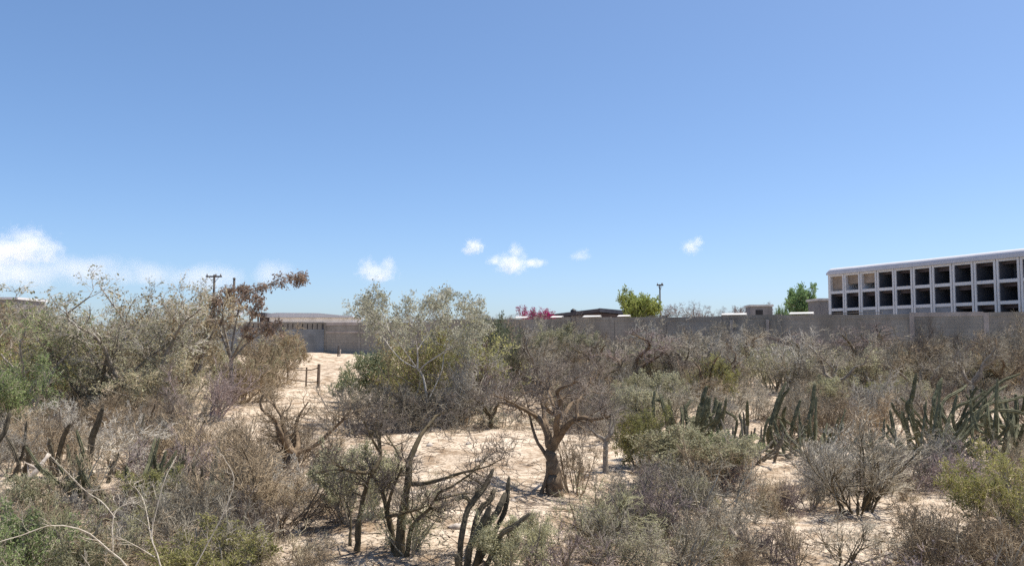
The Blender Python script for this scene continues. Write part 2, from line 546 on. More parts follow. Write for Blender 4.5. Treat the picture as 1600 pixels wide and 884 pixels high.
    me = Geo().add(v, f, [tuple(range(n))], [tuple(range((len(xs) - 1) * n, len(xs) * n))[::-1]])
    put('roof_slab', me.mesh('roof_slab'), 'niche_roof', nb)
build_niches()

# ------------------------------------------------------------------ houses, poles and other built things behind the wall
def oriented(name, p, rz, label, cat):
    return thing(name, p, label, cat, None, rz)

def build_houses():
    # long white house at the left, dark porch at its end
    y = 82.0
    a, b_ = at(421, 500, y), at(548, 500, y)
    zt = at(470, 489.5, y).z
    h = oriented('white_house', (a.x, y, 1.2), .02, 'long low white house with a pale sheet roof behind the slotted wall', 'house')
    W = b_.x - a.x; T = zt - 1.2
    put('wall', Geo().box(0, W, 0, 6, 0, T - .42).mesh('wall'), 'house_white', h)
    put('roof', Geo().prism([(-.35, T - .4), (W + .3, T - .4), (W + .3, T - .3), (W * .6, T + .02), (W * .1, T + .05), (-.35, T - .08)], -.5, 6.3).mesh('roof'), 'roof_sheet', h)
    for i in range(3):
        put('window', Geo().box(1.2 + i * 2.2, 2.1 + i * 2.2, -.03, .05, 1.0, 1.9).mesh('window'), 'opening', h)
    p0 = at(397, 500, y); 
    g = oriented('dark_porch', (p0.x, y - 1, 1.2), 0, 'dark flat roofed porch beside the long white house', 'porch')
    w2 = a.x - p0.x - .15
    put('roof', Geo().box(-.1, w2 + .05, -.2, 3.2, T - .3, T + .04).mesh('roof'), 'roof_dark', g)
    put('rear_wall', Geo().box(0, w2, 2.8, 3, 0, T - .31).mesh('rear_wall'), 'house_dark', g)
    for x in (0, w2 * .45, w2 - .15):
        put('post', Geo().box(x, x + .14, 0, .14, 0, T - .31).mesh('post'), 'timber', g)
    # dark gabled house, middle
    y = 88.0
    a, m, b_ = at(835, 494.5, y), at(936, 482, y), at(1000, 488, y)
    h = oriented('dark_roofed_house', (a.x, y, 1.3), 0, 'house with a wide dark low gable roof showing over the wall', 'house')
    W, mx = b_.x - a.x, m.x - a.x
    t0, tm, t1 = a.z - 1.3, m.z - 1.3, b_.z - 1.3
    put('wall', Geo().prism([(.3, 0), (W - .3, 0), (W - .3, t1 - .42), (mx, tm - .42), (.3, t0 - .38)], .3, 7).mesh('wall'), 'house_dark', h)
    put('roof', Geo().prism([(-.2, t0 - .36), (mx, tm - .38), (mx, tm), (-.2, t0)], -.3, 7.4).mesh('roof'), 'roof_dark', h)
    put('roof', Geo().prism([(mx + .01, tm - .36), (W + .2, t1 - .34), (W + .2, t1 + .03), (mx + .01, tm + .04)], -.3, 7.4).mesh('roof'), 'niche_dark', h)
    for x in (1.5, 5.6, 8.6):
        put('window', Geo().box(x, x + 1.1, .26, .33, 1.0, 2.1).mesh('window'), 'opening', h)
    v = at(898, 484, y)
    q = oriented('roof_water_tank', (v.x, y + 2, v.z - .42), 0, 'small black water tank standing on the dark gable roof', 'water tank')
    put('tank', Geo().lathe([(.001, -.2), (.3, -.2), (.32, 0), (.32, .38), (.26, .5), (.12, .56), (.11, .62), (.001, .62)], 12).mesh('tank', True), 'opening', q)
    # small white box house, far
    y = 95.0
    a, b_ = at(1172, 476, y), at(1206, 476, y)
    h = oriented('white_box_house', (a.x, y, 1.3), -.1, 'small grey house with a bright white roof edge over the wall', 'house')
    T = a.z - 1.3; W = b_.x - a.x
    put('wall', Geo().box(0, W, 0, 3, 0, T - .2).mesh('wall'), 'house_grey', h)
    put('roof', Geo().box(-.12, W + .12, -.12, 3.1, T - .195, T).mesh('roof'), 'white_cap', h)
    put('window', Geo().box(.6, 1.4, -.03, .05, T - 1.4, T - .6).mesh('window'), 'opening', h)
    # grey shed against the niche block
    y = 56.0
    a, b_ = at(1279, 466, y), at(1296, 466, y)
    h = oriented('grey_shed', (a.x, y, 1.2), 0, 'plain grey shed with a white roof edge beside the burial niches', 'shed')
    T = a.z - 1.2; W = b_.x - a.x
    put('wall', Geo().box(0, W, 0, 2, 0, T - .16).mesh('wall'), 'house_grey', h)
    put('roof', Geo().box(-.12, W + .1, -.1, 2.1, T - .155, T).mesh('roof'), 'white_cap', h)
    put('door', Geo().box(W * .2, W * .8, -.03, .02, 0, 2.0).mesh('door'), 'house_dark', h)
    # grey building at the far left edge
    y = 90.0
    a, b_ = at(-60, 464, y), at(24, 464, y)
    h = oriented('grey_flat_house', (a.x, y, 1.3), .05, 'grey flat roofed house half hidden by the leafy thicket', 'house')
    T = a.z - 1.3; W = b_.x - a.x
    put('wall', Geo().box(0, W, 0, 6, 0, T - .25).mesh('wall'), 'house_grey', h)
    put('roof', Geo().box(-.2, W + .2, -.2, 6.2, T - .245, T).mesh('roof'), 'roof_sheet', h)
    for i in range(3):
        put('window', Geo().box(.8 + i * 1.7, 1.7 + i * 1.7, -.03, .05, T - 1.7, T - .8).mesh('window'), 'opening', h)

def pole(px, py_top, y, arm, label, r=.13):
    p = at(px, py_top, y)
    zb = gz(p.x, y) - .1
    h = thing('utility_pole', (p.x, y, zb), label, 'pole')
    T = p.z - zb
    put('shaft', Geo().tubes([[(0, 0, 0), (0, 0, T * .5), (0, 0, T), (0, 0, T + .01)]], [[r, r * .85, r * .7, .001]], 9).mesh('shaft', True), 'pole_wood', h)
    if arm:
        w, zc = arm
        put('crossarm', Geo().box(-w / 2, w / 2, -.18, -.08, T - zc - .11, T - zc + .05).mesh('crossarm'), 'pole_wood', h)
        im = Geo().lathe([(.001, 0), (.05, .0), (.08, .06), (.05, .11), (.07, .17), (.001, .22)], 8).mesh('insulator', True)
        for x in (-w / 2 + .12, 0.22, w / 2 - .12):
            put('insulator', im, 'house_grey', h, (x, -.13, T - zc + .05))
        for s in (-1, 1):
            put('brace', Geo().tubes([[(s * w * .3, -.13, T - zc - .1), (s * w * .12, -.12, T - zc - .5), (0, -.1, T - zc - .8)]], [[.025] * 3], 5).mesh('brace'), 'pole_wood', h)
    else:
        put('cap', Geo().lathe([(.001, 0), (r, 0), (r * .8, .1), (.001, .16)], 9).mesh('cap'), 'pole_wood', h, (0, 0, T))
build_houses()
pole(335, 429, 86, (1.65, .18), 'dark utility pole with a crossarm rising from the leafy thicket', .16)
pole(366, 436, 78, None, 'plain dark post rising beside the pole with a crossarm', .15)
pole(1031, 444, 112, (.9, .1), 'thin utility pole standing behind the bright green tree', .13)

def dish():
    y = 76.0
    p = at(374, 486, y)
    h = thing('satellite_dish', (p.x, y, gz(p.x, y)), 'round white dish on a mast at the foot of the dark post', 'dish')
    T = p.z - gz(p.x, y)
    put('mast', Geo().tubes([[(0, .1, 0), (0, .1, T * .6), (0, .1, T)]], [[.05] * 3], 8).mesh('mast'), 'pole_wood', h)
    prof = [(.001, -.12), (.2, -.1), (.36, -.03), (.44, .06), (.43, .07), (.34, -.01), (.19, -.075), (.001, -.095)]
    put('reflector', Geo().lathe(prof, 20).mesh('reflector', True), 'house_white', h, (0, 0, T), (math.radians(70), 0, .2))
    put('feed_arm', Geo().tubes([[(0, -.02, T - .35), (0, -.3, T - .2), (0, -.5, T - .05)]], [[.02] * 3], 6).mesh('feed_arm'), 'pole_wood', h)
dish()

# a short length of old timber fence on the open sand
def fence():
    posts = [(392, 603, 574), (421, 600, 572), (449, 598, 571), (478, 604, 574), (497, 606, 569)]
    q = [hit(a, b_) for a, b_, c in posts]
    base = q[-1]
    h = thing('timber_fence', base, 'short run of old timber posts and rails on open sand', 'fence')
    tops = []
    for (a, b_, c), p in zip(posts, q):
        hh = (b_ - c) / F * p.y
        l = p - base
        r = .062 if a == 497 else .035
        put('post', Geo().tubes([[(l.x, l.y, l.z - .15), (l.x + .01, l.y, l.z + hh * .5), (l.x + .02, l.y, l.z + hh), (l.x + .02, l.y, l.z + hh + .01)]],
            [[r, r * .95, r * .85, .001]], 8).mesh('post'), 'timber', h)
        tops.append((l, hh))
    for i in range(len(tops) - 1):
        (l0, h0), (l1, h1) = tops[i], tops[i + 1]
        for fr in (.28, .85):
            if (i, fr) == (1, .85): continue
            a = l0 + Vector((0, -.09, h0 * fr)); b_ = l1 + Vector((0, -.09, h1 * fr))
            m_ = (a + b_) / 2 + Vector((0, 0, -.03))
            put('rail', Geo().tubes([[a, m_, b_]], [[.022, .02, .021]], 6).mesh('rail'), 'timber', h)
fence()
def marker_posts():
    for px, top, lab in ((528, 539, 'thin dark stake standing by the foot of the wall'), (531, 545, 'thin pale stake standing by the foot of the wall')):
        p = hit(px, 557)
        hh = (556 - top) / F * p.y
        o = put('stake', Geo().tubes([[(0, 0, -.1), (0.01, 0, hh * .5), (.03, 0, hh), (.03, 0, hh + .01)]], [[.05, .05, .045, .001]], 7).mesh('stake'),
                'pole_wood' if px == 528 else 'dead_wood', None, p)
        tag(o, lab, 'stake')
marker_posts()

# ------------------------------------------------------------------ growing plants
def resample(pts, n):
    p = np.asarray(pts, float)
    # Catmull-Rom through the given joints
    q = np.vstack([2 * p[0] - p[1], p, 2 * p[-1] - p[-2]])
    seg = len(p) - 1
    out = []
    for t in np.linspace(0, seg, n):
        i = min(int(t), seg - 1); u = t - i
        a, b_, c, d = q[i], q[i + 1], q[i + 2], q[i + 3]
        out.append(.5 * ((2 * b_) + (-a + c) * u + (2 * a - 5 * b_ + 4 * c - d) * u * u + (-a + 3 * b_ - 3 * c + d) * u ** 3))
    return np.array(out)

def walk(rng, p0, d0, L, n, wander, up):
    """N branches of n points from p0 along d0, wandering and bending up or down"""
    N = len(p0)
    P = np.zeros((N, n, 3)); P[:, 0] = p0
    d = d0 / (np.linalg.norm(d0, axis=1, keepdims=True) + 1e-9)
    for i in range(1, n):
        d = d + rng.normal(0, wander, (N, 3))
        d[:, 2] += up
        d /= np.linalg.norm(d, axis=1, keepdims=True) + 1e-9
        P[:, i] = P[:, i - 1] + d * (L / (n - 1))[:, None]
    return P

def children(rng, P, R, count, L, ang, n, wander, up, rr, tmin=.25, tmax=1.0, rmin=.0015, shrink=.5):
    N, m, _ = P.shape
    par = np.repeat(np.arange(N), count)
    t = rng.uniform(tmin, tmax, len(par))
    s = t * (m - 1); i = np.minimum(s.astype(int), m - 2); u = (s - i)[:, None]
    p0 = P[par, i] * (1 - u) + P[par, i + 1] * u
    tan = P[par, i + 1] - P[par, i]
    tan /= np.linalg.norm(tan, axis=1, keepdims=True) + 1e-9
    rnd = rng.normal(0, 1, (len(par), 3))
    perp = rnd - (rnd * tan).sum(1, keepdims=True) * tan
    perp /= np.linalg.norm(perp, axis=1, keepdims=True) + 1e-9
    a = np.radians(rng.uniform(ang[0], ang[1], len(par)))[:, None]
    d = tan * np.cos(a) + perp * np.sin(a)
    ln = L * rng.uniform(.6, 1.25, len(par)) * (1 - shrink * t)
    C = walk(rng, p0, d, ln, n, wander, up)
    r0 = np.maximum((R[par, i] * (1 - u[:, 0]) + R[par, i + 1] * u[:, 0]) * rr, rmin)
    RR = r0[:, None] * np.linspace(1, .45, n)[None]
    return C, np.maximum(RR, rmin * .7)

def leaves(rng, P, per, size, spread, tmin=.3, droop=0.0, aspect=.5):
    """small folded leaves along branches: two triangles each"""
    N, m, _ = P.shape
    par = np.repeat(np.arange(N), per)
    t = rng.uniform(tmin, 1.0, len(par)) * (m - 1)
    i = np.minimum(t.astype(int), m - 2); u = (t - i)[:, None]
    c = P[par, i] * (1 - u) + P[par, i + 1] * u + rng.normal(0, spread, (len(par), 3))
    d = rng.normal(0, 1, (len(par), 3)); d[:, 2] -= droop
    d /= np.linalg.norm(d, axis=1, keepdims=True) + 1e-9
    w = np.cross(d, rng.normal(0, 1, (len(par), 3))); w /= np.linalg.norm(w, axis=1, keepdims=True) + 1e-9
    nrm = np.cross(d, w)
    s = size * rng.uniform(.6, 1.35, (len(par), 1))
    v = np.stack([c, c + d * s * .5 + w * s * aspect * .5 + nrm * s * .12, c + d * s, c + d * s * .5 - w * s * aspect * .5 + nrm * s * .12], 1).reshape(-1, 3)
    b_ = np.arange(len(par)) * 4
    f = np.concatenate([np.stack([b_, b_ + 1, b_ + 2], 1), np.stack([b_, b_ + 2, b_ + 3], 1)])
    return v, f

def radii(r0, r1, n, N=None):
    r = np.linspace(r0, r1, n)
    return r if N is None else np.repeat(r[None], N, 0)

class Plant:
    """a kind of plant: a list of (part name, mesh, default material), with its own height and spread"""
    def __init__(s, name, parts, h, w): s.name, s.parts, s.h, s.w = name, parts, h, w

def finish(name, parts):
    """parts: (part name, Geo, material, smooth)"""
    out, allv = [], []
    for pn, g, mat, sm in parts:
        if not g.v: continue
        out.append((pn, g.mesh(pn, sm), mat)); allv.append(np.concatenate(g.v))
    v = np.concatenate(allv)
    h = np.percentile(v[:, 2], 99.3)
    w = np.percentile(v[:, 0], 98.5) - np.percentile(v[:, 0], 1.5)
    return Plant(name, out, float(h), float(w))

def shrub(seed, name, stems=12, L=.75, spread=(10, 55), lv=((6, .38, (20, 55)), (5, .2, (25, 60)), (3, .1, (25, 65))), wander=.16, up=.05,
          r=.012, twig_r=.0024, leaf=None, mats=('grey_twig', 'grey_twig'), leaf_mat='dusty_leaf', base=.12, n0=8):
    rng = np.random.RandomState(seed)
    az = rng.uniform(0, 2 * math.pi, stems); inc = np.radians(rng.uniform(*spread, stems))
    d = np.stack([np.cos(az) * np.sin(inc), np.sin(az) * np.sin(inc), np.cos(inc)], 1)
    p0 = np.stack([np.cos(az) * base * rng.uniform(.1, 1, stems), np.sin(az) * base * rng.uniform(.1, 1, stems), np.full(stems, -.05)], 1)
    P = walk(rng, p0, d, L * rng.uniform(.65, 1.2, stems), n0, wander, up)
    R = np.maximum(r * rng.uniform(.7, 1.3, stems)[:, None] * np.linspace(1, .3, n0)[None], twig_r)
    g = Geo().tubes(P, R, 5)
    t = Geo(); lf = Geo()
    cur, cr = P, R
    for k, (c, l, ang) in enumerate(lv):
        n = (6, 4, 3)[min(k, 2)]
        cur, cr = children(rng, cur, cr, c, l, ang, n, wander, up * .8, .6, .2, 1.0, twig_r)
        (g if k == 0 or len(lv) < 3 else t).tubes(cur, cr, 4 if k == 0 else 3)
        if leaf and k >= len(lv) - 2 and leaf.get(k, 0):
            lf.add(*leaves(rng, cur, leaf[k], leaf['size'], leaf.get('spread', .012), .2, leaf.get('droop', 0), leaf.get('aspect', .5)))
    return finish(name, [('branches', g, mats[0], True), ('twigs', t, mats[1], False), ('foliage', lf, leaf_mat, False)])

def limbed(seed, name, limbs, lv0, twig_r=.003, leaf=None, mats=('grey_bark', 'grey_twig'), leaf_mat='dusty_leaf', wander=.2, up=.04, tmin=.3, sides=9, n0=12, knob=.12, bare=1, cap=.026):
    """a tree whose trunk and main limbs are given: (points, radius at foot, radius at tip)"""
    rng = np.random.RandomState(seed)
    P = np.array([resample(l[0], n0) for l in limbs])
    lv = lv0
    P[:, 1:-1] += rng.normal(0, .006, P[:, 1:-1].shape) * np.array([l[1] for l in limbs])[:, None, None] / .05
    R = np.array([radii(l[1], l[2], n0) for l in limbs]) * (1 + rng.uniform(-knob, knob, (len(limbs), n0)))
    g = Geo().tubes(P, R, sides)
    t = Geo(); lf = Geo()
    cur, cr = P[bare:], np.minimum(R[bare:], cap)
    for k, (c, l, ang) in enumerate(lv):
        n = (7, 5, 4, 3)[min(k, 3)]
        cur, cr = children(rng, cur, cr, c, l, ang, n, wander, up, .55, tmin if k == 0 else .2, 1.0, twig_r, .4)
        (g if k == 0 else t).tubes(cur, cr, 5 if k == 0 else 3)
        if leaf and leaf.get(k, 0):
            lf.add(*leaves(rng, cur, leaf[k], leaf['size'], leaf.get('spread', .02), .25, leaf.get('droop', 0), leaf.get('aspect', .5)))
    return finish(name, [('trunk', g, mats[0], True), ('crown', t, mats[1], False), ('foliage', lf, leaf_mat, False)])

def random_limbs(seed, n, h, spread, r, trunk=.35, twist=.12, crook=.5):
    """a short trunk that forks into n crooked limbs"""
    rng = random.Random(seed)
    fork = (rng.uniform(-.1, .1) * h, rng.uniform(-.1, .1) * h, trunk * h)
    out = [([(0, 0, -.1), (fork[0] * .3, fork[1] * .6, fork[2] * .5), fork], r * 1.25, r)]
    for i in range(n):
        a = i * 2 * math.pi / n + rng.uniform(-.5, .5)
        s = spread * rng.uniform(.5, 1.1); t = h * rng.uniform(.72, 1.0)
        p = [fork]
        for k in (1, 2, 3, 4):
            u = k / 4
            p.append((fork[0] + math.cos(a) * s * u ** .8 + rng.uniform(-1, 1) * twist * h * u, fork[1] + math.sin(a) * s * u ** .8 + rng.uniform(-1, 1) * twist * h * u,
                      fork[2] + (t - fork[2]) * u ** (1 + crook * rng.uniform(-.3, .6)) + rng.uniform(-.4, .4) * twist * h * (u < 1)))
        out.append((p, r * .72, r * .16))
    return out

def cactus(seed, name, stems, mat, ribs=7):
    """galloping pitaya: ribbed stems, each its own part; stems: (points, radius)"""
    rng = np.random.RandomState(seed)
    parts, allv = [], []
    for pts, r in stems:
        P = resample(pts, 13)[None]
        P[:, 1:-2] += rng.normal(0, r * .12, P[:, 1:-2].shape)
        tip = P[:, -1:] + (P[:, -1:] - P[:, -2:-1]) * .3
        P = np.concatenate([P, tip], 1)
        R = np.array([.8, .95, 1, 1, .95, 1, 1.02, .97, 1, .97, .92, .82, .55, .02]) * r
        R = (R * (1 + rng.uniform(-.07, .07, 14)))[None]
        g = Geo().tubes(P, R, ribs * 2, .72, rng.uniform(0, 1))
        # spine clusters down the ribs
        nsp = 46
        i = rng.randint(1, 12, nsp); u = rng.uniform(0, 1, nsp)[:, None]
        c = P[0, i] * (1 - u) + P[0, i + 1] * u
        d = rng.normal(0, 1, (nsp, 3)); d /= np.linalg.norm(d, axis=1, keepdims=True)
        q = np.stack([c + d * r * .6, c + d * r * 1.2, c + d * (r * 1.3 + .018)], 1)
        g.tubes(q, np.repeat(np.array([[.0035, .003, .001]]), nsp, 0), 3)
        parts.append(('stem', g, mat, False)); allv.append(1)
    return finish(name, parts)

def cactus_random(seed, n, h, spread, r, mat='cactus', flop=.4):
    rng = random.Random(seed)
    st = []
    for i in range(n):
        a = rng.uniform(0, 6.28); b0 = rng.uniform(0, spread * .35)
        x, y = math.cos(a) * b0, math.sin(a) * b0
        L = h * rng.uniform(.5, 1.05)
        lean = rng.uniform(.2, 1) * (flop if rng.random() < .7 else flop * 2.6)
        a2 = a + rng.uniform(-.7, .7)
        p = [(x, y, -.08)]
        for k in (1, 2, 3):
            u = k / 3
            lh = L / math.sqrt(1 + lean * lean)
            p.append((x + math.cos(a2) * lean * lh * u ** .8, y + math.sin(a2) * lean * lh * u ** .8, lh * u * (1 - .5 * min(1, lean) * (1 - u)) + (.04 if k == 1 else 0)))
        st.append((p, r * rng.uniform(.75, 1.15)))
        if rng.random() < .3:
            q0 = Vector(p[2]); a3 = rng.uniform(0, 6.28)
            st.append(([q0, q0 + Vector((math.cos(a3) * .16, math.sin(a3) * .16, .05)), q0 + Vector((math.cos(a3) * .22, math.sin(a3) * .22, L * .35))], r * .8))
    return cactus(seed, 'pitaya_cactus', st, mat)

def grow_at(pl, p, label, cat, group=None, h=None, w=None, rz=0.0, mats=None, name=None, sink=.03):
    """set one plant on the ground at p, with its real height and spread in metres"""
    sz = (h / pl.h) if h else 1.0
    sx = (w / pl.w) if w else sz
    o = thing(name or pl.name, (p.x, p.y, p.z - sink), label, cat, group, rz, (sx, sx, sz))
    for k, (pn, me, mat) in enumerate(pl.parts):
        mm = mat
        if mats: mm = mats.get(pn, mat)
        put(pn, me, mm, o)
    return o

RNG = random.Random(11)
def G(pl, px, base, top, wpx, label, cat='shrub', group=None, mats=None, rz=None, name=None):
    """by the photograph: foot, top and spread are turned into a place on the sand, a height and a width in metres"""
    p = hit(px, base)
    s = p.y / F
    return grow_at(pl, p, label, cat, group, (base - top) * s, wpx * s, RNG.uniform(0, 6.28) if rz is None else rz, mats, name)

# --- kinds
SH = [
    shrub(1, 'bare_shrub', 12, .8),
    shrub(2, 'bare_shrub', 15, .7, (15, 70), wander=.2),
    shrub(3, 'bare_shrub', 9, .85, (5, 50), ((7, .4, (25, 60)), (5, .22, (25, 65)), (3, .12, (30, 70))), .22, .03),
    shrub(4, 'bare_shrub', 18, .55, (20, 80), ((5, .3, (20, 55)), (5, .18, (25, 60)), (3, .09, (25, 65))), .2, .07),
    shrub(5, 'bare_shrub', 16, .8, (3, 40), ((7, .42, (12, 40)), (6, .22, (15, 45)), (3, .12, (20, 50))), .13, .06, .010, .002),     # upright fan
]
DENSE = [
    shrub(21, 'tangled_shrub', 16, .7, (10, 80), ((7, .36, (25, 70)), (6, .2, (30, 75)), (4, .1, (30, 75))), .26, .0, twig_r=.0026),
    shrub(22, 'tangled_shrub', 18, .65, (15, 85), ((7, .34, (25, 70)), (6, .19, (30, 75)), (4, .1, (30, 75))), .24, .02, twig_r=.0026),
]
LS = [
    shrub(31, 'leafy_shrub', 14, .7, (8, 60), ((7, .34, (20, 50)), (6, .18, (25, 55)), (3, .09, (25, 60))), leaf={1: 3, 2: 3, 'size': .032, 'spread': .012}),
    shrub(32, 'leafy_shrub', 16, .62, (12, 75), ((7, .32, (20, 55)), (6, .17, (25, 60)), (3, .08, (25, 60))), leaf={1: 3, 2: 3, 'size': .03, 'spread': .015}),
    shrub(33, 'leafy_shrub', 12, .8, (5, 45), ((7, .36, (15, 40)), (6, .2, (15, 45)), (3, .1, (20, 50))), .12, .06, leaf={1: 3, 2: 4, 'size': .035, 'aspect': .35}),
]
SPARSE = [   # few leaves left on the twigs
    shrub(41, 'sparse_shrub', 13, .75, (8, 65), leaf={1: 1, 2: 1, 'size': .034, 'spread': .02}),
    shrub(42, 'sparse_shrub', 11, .8, (5, 50), ((7, .4, (25, 60)), (5, .22, (25, 65)), (3, .11, (30, 70))), .2, .03, leaf={1: 2, 2: 1, 'size': .034, 'spread': .02}),
]
LOW = [
    shrub(51, 'low_shrub', 26, .32, (10, 78), ((4, .16, (20, 50)), (4, .08, (25, 60))), .16, .05, .005, .002, leaf={1: 1, 'size': .02}, leaf_mat='plum_leaf'),
    shrub(52, 'low_shrub', 30, .28, (10, 82), ((4, .14, (20, 50)), (4, .07, (25, 60))), .18, .06, .005, .002),
]
TR = []
for s, n, tr in ((61, 4, .3), (62, 5, .22), (63, 3, .42)):
    TR.append(limbed(s, 'bare_tree', random_limbs(s, n, 2.0, 1.0, .085, tr), ((9, .62, (30, 75)), (7, .34, (30, 70)), (5, .17, (30, 70)))))
LT = []
for s, n in ((71, 5), (72, 6), (73, 5), (74, 6)):
    LT.append(limbed(s, 'leafy_tree', random_limbs(s, n, 3.3, 1.7, .075, .16, .09), ((11, 1.0, (25, 60)), (7, .5, (25, 60)), (5, .22, (30, 65))), .004,
                     {2: 1, 3: 3, 'size': .075, 'spread': .03, 'droop': .6}, ('grey_bark', 'grey_twig'), 'dusty_leaf', .2, .035))
for i_, pl in enumerate(LT): pass
ROUND = [limbed(81, 'leafy_tree', random_limbs(85, 13, 2.6, 1.2, .08, .4, .16), ((12, .7, (25, 65)), (8, .36, (25, 65)), (4, .16, (30, 65))), .006,
                {1: 1, 2: 2, 'size': .14, 'spread': .05}, ('grey_bark', 'olive_twig'), 'bright_leaf'),
         limbed(82, 'leafy_tree', random_limbs(82, 10, 3.0, 1.0, .09, .4, .14), ((11, .75, (25, 65)), (8, .38, (25, 65)), (4, .16, (30, 65))), .006,
                {1: 1, 2: 2, 'size': .15, 'spread': .06}, ('grey_bark', 'olive_twig'), 'fresh_leaf')]
CA = [cactus_random(91, 16, 1.1, .9, .032, flop=.55), cactus_random(92, 10, 1.2, .7, .034, flop=.4), cactus_random(93, 26, 1.15, 1.6, .027, flop=1.5), cactus_random(94, 7, 1.15, .8, .036, 'cactus_brown', .35)]

# ------------------------------------------------------------------ the trees and plants one can point at
def px_limbs(base, limbs, depth_seed=1, zoom=None):
    """limbs drawn over the photograph, given their own depth: metres from the foot of the plant"""
    p = hit(*base)
    s = p.y / F
    rng = random.Random(depth_seed)
    out = []
    for pts, r0, r1 in limbs:
        q = []
        for pt in pts:
            x, y = pt[0], pt[1]
            if zoom: x, y = zoom[0] + x / zoom[2], zoom[1] + y / zoom[2]
            dy = pt[2] if len(pt) > 2 else 0.0
            k = (p.y + dy) / p.y
            # keep the same direction from the eye at the point's own depth
            q.append(((x - CX) * s * k - p.x, dy, (base[1] - y) * s * k + (0 if abs(dy) < .01 else (H - p.z) * (1 - k) * 0.0)))
        out.append((q, r0, r1))
    return p, out

# the gnarled tree on the open sand
Z1 = (720, 540, 3.537)
p, lim = px_limbs((858, 772), [
    ([(508, 835, 0), (512, 740, 0), (500, 640, .02), (490, 540, .03)], .135, .12),
    ([(430, 835, -.05), (452, 770, -.04), (478, 690, -.02), (482, 600, 0)], .035, .04),
    ([(488, 560, .03), (470, 470, .08), (425, 405, .2), (355, 372, .35), (280, 360, .5), (215, 350, .6)], .085, .028),
    ([(500, 560, .03), (525, 480, -.08), (530, 390, -.2), (552, 300, -.3), (530, 225, -.38), (590, 188, -.5), (655, 155, -.6)], .085, .022),
    ([(505, 560, .03), (570, 450, -.1), (650, 378, -.25), (725, 378, -.4), (820, 345, -.6)], .085, .026),
    ([(645, 385, -.25), (640, 310, -.1), (690, 258, .1), (720, 190, .3)], .045, .015),
    ([(480, 620, .03), (415, 520, .15), (382, 420, .3), (365, 340, .45), (330, 250, .6)], .042, .015),
    ([(470, 470, .08), (455, 370, .5), (420, 300, .8), (395, 220, 1.0)], .06, .015),
    ([(525, 470, -.08), (600, 360, .5), (690, 280, .9), (760, 215, 1.1)], .055, .015),
    ([(420, 405, .2), (330, 320, -.3), (260, 260, -.6), (170, 210, -.8)], .045, .012),
    ([(530, 390, -.2), (490, 280, .2), (470, 230, .4), (495, 180, .5)], .045, .012),
], 1, Z1)
lim = [(a, b_ * (1 if i < 2 else .72), c * .6) for i, (a, b_, c) in enumerate(lim)]
hero = limbed(101, 'gnarled_tree', lim, ((9, .42, (25, 75)), (7, .3, (30, 75)), (5, .15, (30, 75))), .0026, None, ('brown_bark', 'dark_twig'), wander=.26, up=.02, tmin=.4, sides=11, n0=16, bare=2)
grow_at(hero, p, 'leafless gnarled tree with a stout forked brown trunk on open sand', 'tree')

# the many-stemmed dark tree in front
Z2 = (480, 620, 3.35)
p, lim = px_limbs((600, 862), [
    ([(275, 800, .1), (288, 640, .08), (315, 480, .05), (345, 395, 0)], .062, .05),
    ([(345, 395, 0), (250, 365, -.2), (180, 320, -.35), (110, 240, -.5)], .036, .014),
    ([(345, 400, 0), (395, 315, .1), (372, 230, .2), (382, 140, .35)], .045, .014),
    ([(390, 300, .1), (345, 205, -.1), (308, 105, -.2)], .03, .012),
    ([(470, 800, 0), (430, 600, .02), (395, 470, .03), (345, 405, 0)], .06, .045),
    ([(490, 812, -.1), (505, 620, -.08), (530, 450, -.05), (556, 300, .05), (620, 200, .2), (680, 155, .35), (745, 135, .5)], .095, .02),
    ([(530, 800, -.15), (560, 640, -.2), (640, 545, -.3), (690, 450, -.4)], .05, .03),
    ([(560, 445, -.05), (650, 420, -.2), (740, 380, -.3), (850, 320, -.5), (930, 290, -.6), (1035, 210, -.8)], .045, .012),
    ([(690, 450, -.4), (770, 395, -.5), (880, 330, -.4), (960, 270, -.2)], .03, .01),
    ([(425, 600, .02), (455, 470, -.1), (502, 345, -.2)], .04, .034),
    ([(425, 620, 0), (540, 550, -.35), (632, 488, -.6)], .035, .025),
    ([(240, 790, .2), (240, 640, .3), (200, 560, .4)], .03, .012),
    ([(500, 330, .05), (450, 290, .4), (400, 260, .7)], .025, .01),
    ([(690, 480, -.4), (800, 480, -.2), (900, 500, 0)], .022, .008),
], 2, Z2)
lim = [(a, b_ * .62, c * .3) for a, b_, c in lim]
multi = limbed(102, 'many_stemmed_tree', lim, ((9, .4, (25, 75)), (6, .24, (30, 75)), (4, .12, (30, 75))), .0026, None, ('olive_bark', 'dark_twig'), wander=.26, up=.05, tmin=.4, sides=10, n0=14, bare=0, cap=.016)
grow_at(multi, p, 'many stemmed leafless tree with dark twisted bare stems', 'tree')

